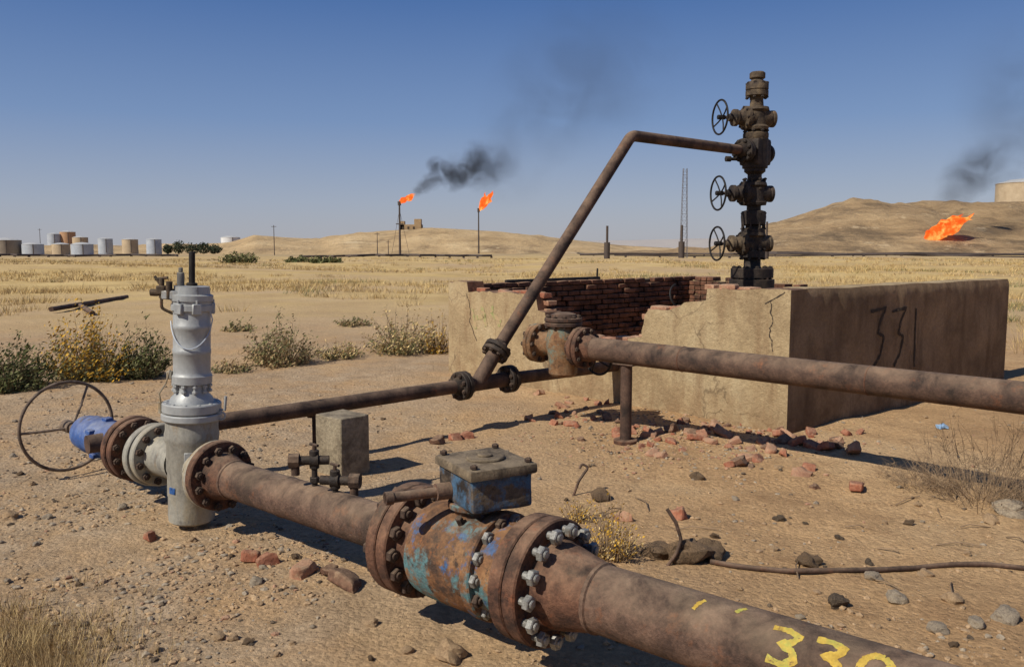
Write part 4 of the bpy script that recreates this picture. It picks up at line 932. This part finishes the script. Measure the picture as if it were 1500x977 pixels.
for dx in (-5, 5):
    b = MB(); b.tube([(a.x, a.y, a.z*.85), (a.x+dx, a.y+2, gz(a.x, a.y)-1)], .09, 5); b.build('guy_wire', m_far, t)
b = MB(); b.box(T((a.x, a.y, a.z*.55)), (4, 1, .5)); b.build('platform', m_far, t)
t, a = stack(701, 378, 307, 470, 'thinner flare stack right of the hilltop ruin with an upright flame', .4); flame((703, 306), (722, 280), 470, 14, t, 6)
fo = P(1357, 352, 372); t = thing('ground_flare', (fo.x, fo.y, fo.z), 'large ground flare burning orange in front of the right hillside', 'flare'); flame((1355, 350), (1419, 316), 372, 22, t, 14)
b = MB(); b.tube([(fo.x-2.5, fo.y, fo.z-9), (fo.x-1, fo.y, fo.z-.3), (fo.x+.8, fo.y, fo.z+.2)], .45, 10); b.build('burner_pipe', m_far, t)
def plume(label, lst, Y, org):
    t = thing('smoke_plume', P(org[0], org[1], Y), label, 'smoke')
    for px, py, r, k in lst:
        key = 'puff%d' % k
        me = bpy.data.meshes.get(key)
        if me is None:
            b = MB(); b.ico(Matrix.Identity(4), 1, 3); me = b.mesh(key, m_smk[k], sharp=0)
        rr = r*Y/F; put(me, 'puff', t, T(P(px, py, Y+random.uniform(-4, 4))) @ Matrix.Diagonal((rr*1.2, rr, rr, 1)))
plume('dark smoke drifting right from the tall flare stack', [(610, 281, 9, 0), (620, 274, 12, 0), (632, 266, 15, 0), (640, 242, 15, 0), (650, 254, 20, 0), (664, 266, 18, 0), (668, 240, 18, 1), (682, 254, 24, 0), (698, 236, 22, 0), (696, 220, 18, 1), (706, 258, 28, 1), (722, 240, 36, 1), (744, 220, 42, 2), (775, 192, 70, 2), (745, 255, 55, 2), (810, 150, 95, 2), (870, 100, 120, 2)], 474, (610, 281))
plume('thin grey smoke rising from the ground flare', [(1400, 290, 28, 1), (1410, 268, 34, 1), (1428, 248, 40, 1), (1456, 238, 46, 1), (1480, 205, 60, 2), (1490, 165, 85, 2), (1510, 110, 100, 2)], 376, (1402, 288))

# ruin on the hill
p = P(600, 338, 612); rn = thing('hilltop_building', p-UP*3, 'ruined tan building on the hill behind the flare stack', 'building')
for x0, x1, y0, nm in ((584, 618, 329, 'wall'), (584, 592, 324, 'wall'), (607, 617, 321, 'wall')):
    a = P(x0, 340, 612); c_ = P(x1, y0, 612); b = MB(); b.box(T(((a.x+c_.x)/2, 612+(x0 % 5), (a.z-4+c_.z)/2)), (c_.x-a.x, 6, c_.z-a.z+4), .1); b.build(nm, m_ruin, rn)
for x0 in (590, 598, 606):
    a = P(x0, 334, 608); b = MB(); b.box(T((a.x, 608.9, a.z)), (1.4, .6, 1.8)); b.build('window', m_void, rn)
def lattice(px, yb, yt, Y, lab):
    a = P(px, yb, Y); a.z = gz(a.x, a.y); zt_ = P(px, yt, Y).z; t = thing('lattice_mast', a, lab, 'mast'); hgt = zt_-a.z; w0, w1 = .42, .22
    def cor(i, u): w_ = lerp(w0, w1, u); return Vector((a.x+w_*(1, 1, -1, -1)[i], a.y+w_*(1, -1, -1, 1)[i], a.z+hgt*u))
    for i in range(4):
        b = MB(); b.tube([cor(i, 0), cor(i, 1)], .03, 6); b.build('leg', m_farg, t)
    b = MB(); n_ = 14
    for k in range(n_):
        for i in range(4):
            b.tube([cor(i, k/n_), cor((i+1) % 4, (k+1)/n_)], .016, 4); b.tube([cor(i, k/n_), cor((i+1) % 4, k/n_)], .016, 4)
    b.build('bracing', m_farg, t)
lattice(1001, 381, 247, 105, 'slender grey lattice mast left of the wellhead')
def post(px, yb, yt, Y, r, lab):
    a = P(px, yb, Y); a.z = gz(a.x, a.y); zt_ = P(px, yt, Y).z; t = thing('pipe_post', a, lab, 'post')
    b = MB(); b.tube([a-UP*.3, Vector((a.x, a.y, lerp(a.z, zt_, .5)))], r, 14); b.build('casing', m_far, t); b = MB(); b.tube([Vector((a.x, a.y, lerp(a.z, zt_, .5)-.02)), Vector((a.x, a.y, zt_))], r*.4, 12); b.build('riser', m_far, t)
post(889, 381, 331, 98, .34, 'dark iron post standing in the plain left of the lattice mast'); post(998, 380, 330, 101, .36, 'dark iron post at the foot of the lattice mast'); post(1122, 381, 325, 97, .3, 'dark iron post just right of the wellhead')
for px, yb, yt, Y, lab in ((402, 370, 330, 300, 'utility pole with a crossarm right of the dark trees'), (553, 380, 341, 300, 'utility pole with a crossarm left of the tall flare stack'), (569, 380, 352, 310, 'short utility pole close to the tall flare stack'), (60, 374, 335, 420, 'thin utility pole among the storage tanks')):
    a = P(px, yb, Y); g = gz(a.x, a.y); zt_ = P(px, yt, Y).z; t = thing('utility_pole', (a.x, a.y, g), lab, 'pole')
    b = MB(); b.tube([(a.x, a.y, g-.5), (a.x, a.y, zt_)], [.17, .11], 8); b.build('pole', m_far, t); b = MB(); b.box(T((a.x, a.y, zt_-.5)), (1.8, .14, .16)); b.build('crossarm', m_far, t)
def farpipe(px0, px1, y, Y, r, lab):
    a = P(px0, y, Y); c_ = P(px1, y, Y*1.03); t = thing('pipeline', (a+c_)/2, lab, 'pipeline')
    b = MB(); n_ = 40; L = [Vector((lerp(a.x, c_.x, i/n_), lerp(a.y, c_.y, i/n_)+noise.noise((i*.3, Y, 0))*Y*.03, gz(lerp(a.x, c_.x, i/n_), lerp(a.y, c_.y, i/n_))+r+.25)) for i in range(n_+1)]; b.tube(L, r, 8); b.build('pipe', m_far, t)
    for q in L[1::3]:
        b = MB(); b.box(T(q-UP*(r+.2)), (.4, .5, .5)); b.build('sleeper', m_far, t)
farpipe(440, 720, 380, 150, .2, 'dark pipeline crossing the plain below the flare stacks'); farpipe(850, 1560, 372, 240, .3, 'dark pipeline along the foot of the right hillside'); farpipe(900, 1560, 376, 170, .14, 'thinner pipeline in front of the one at the hillside'); farpipe(-60, 260, 378, 200, .25, 'dark pipeline in front of the storage tanks')
farpipe(1120, 1700, 368, 320, .5, 'wide dark pipeline just below the ground flare')
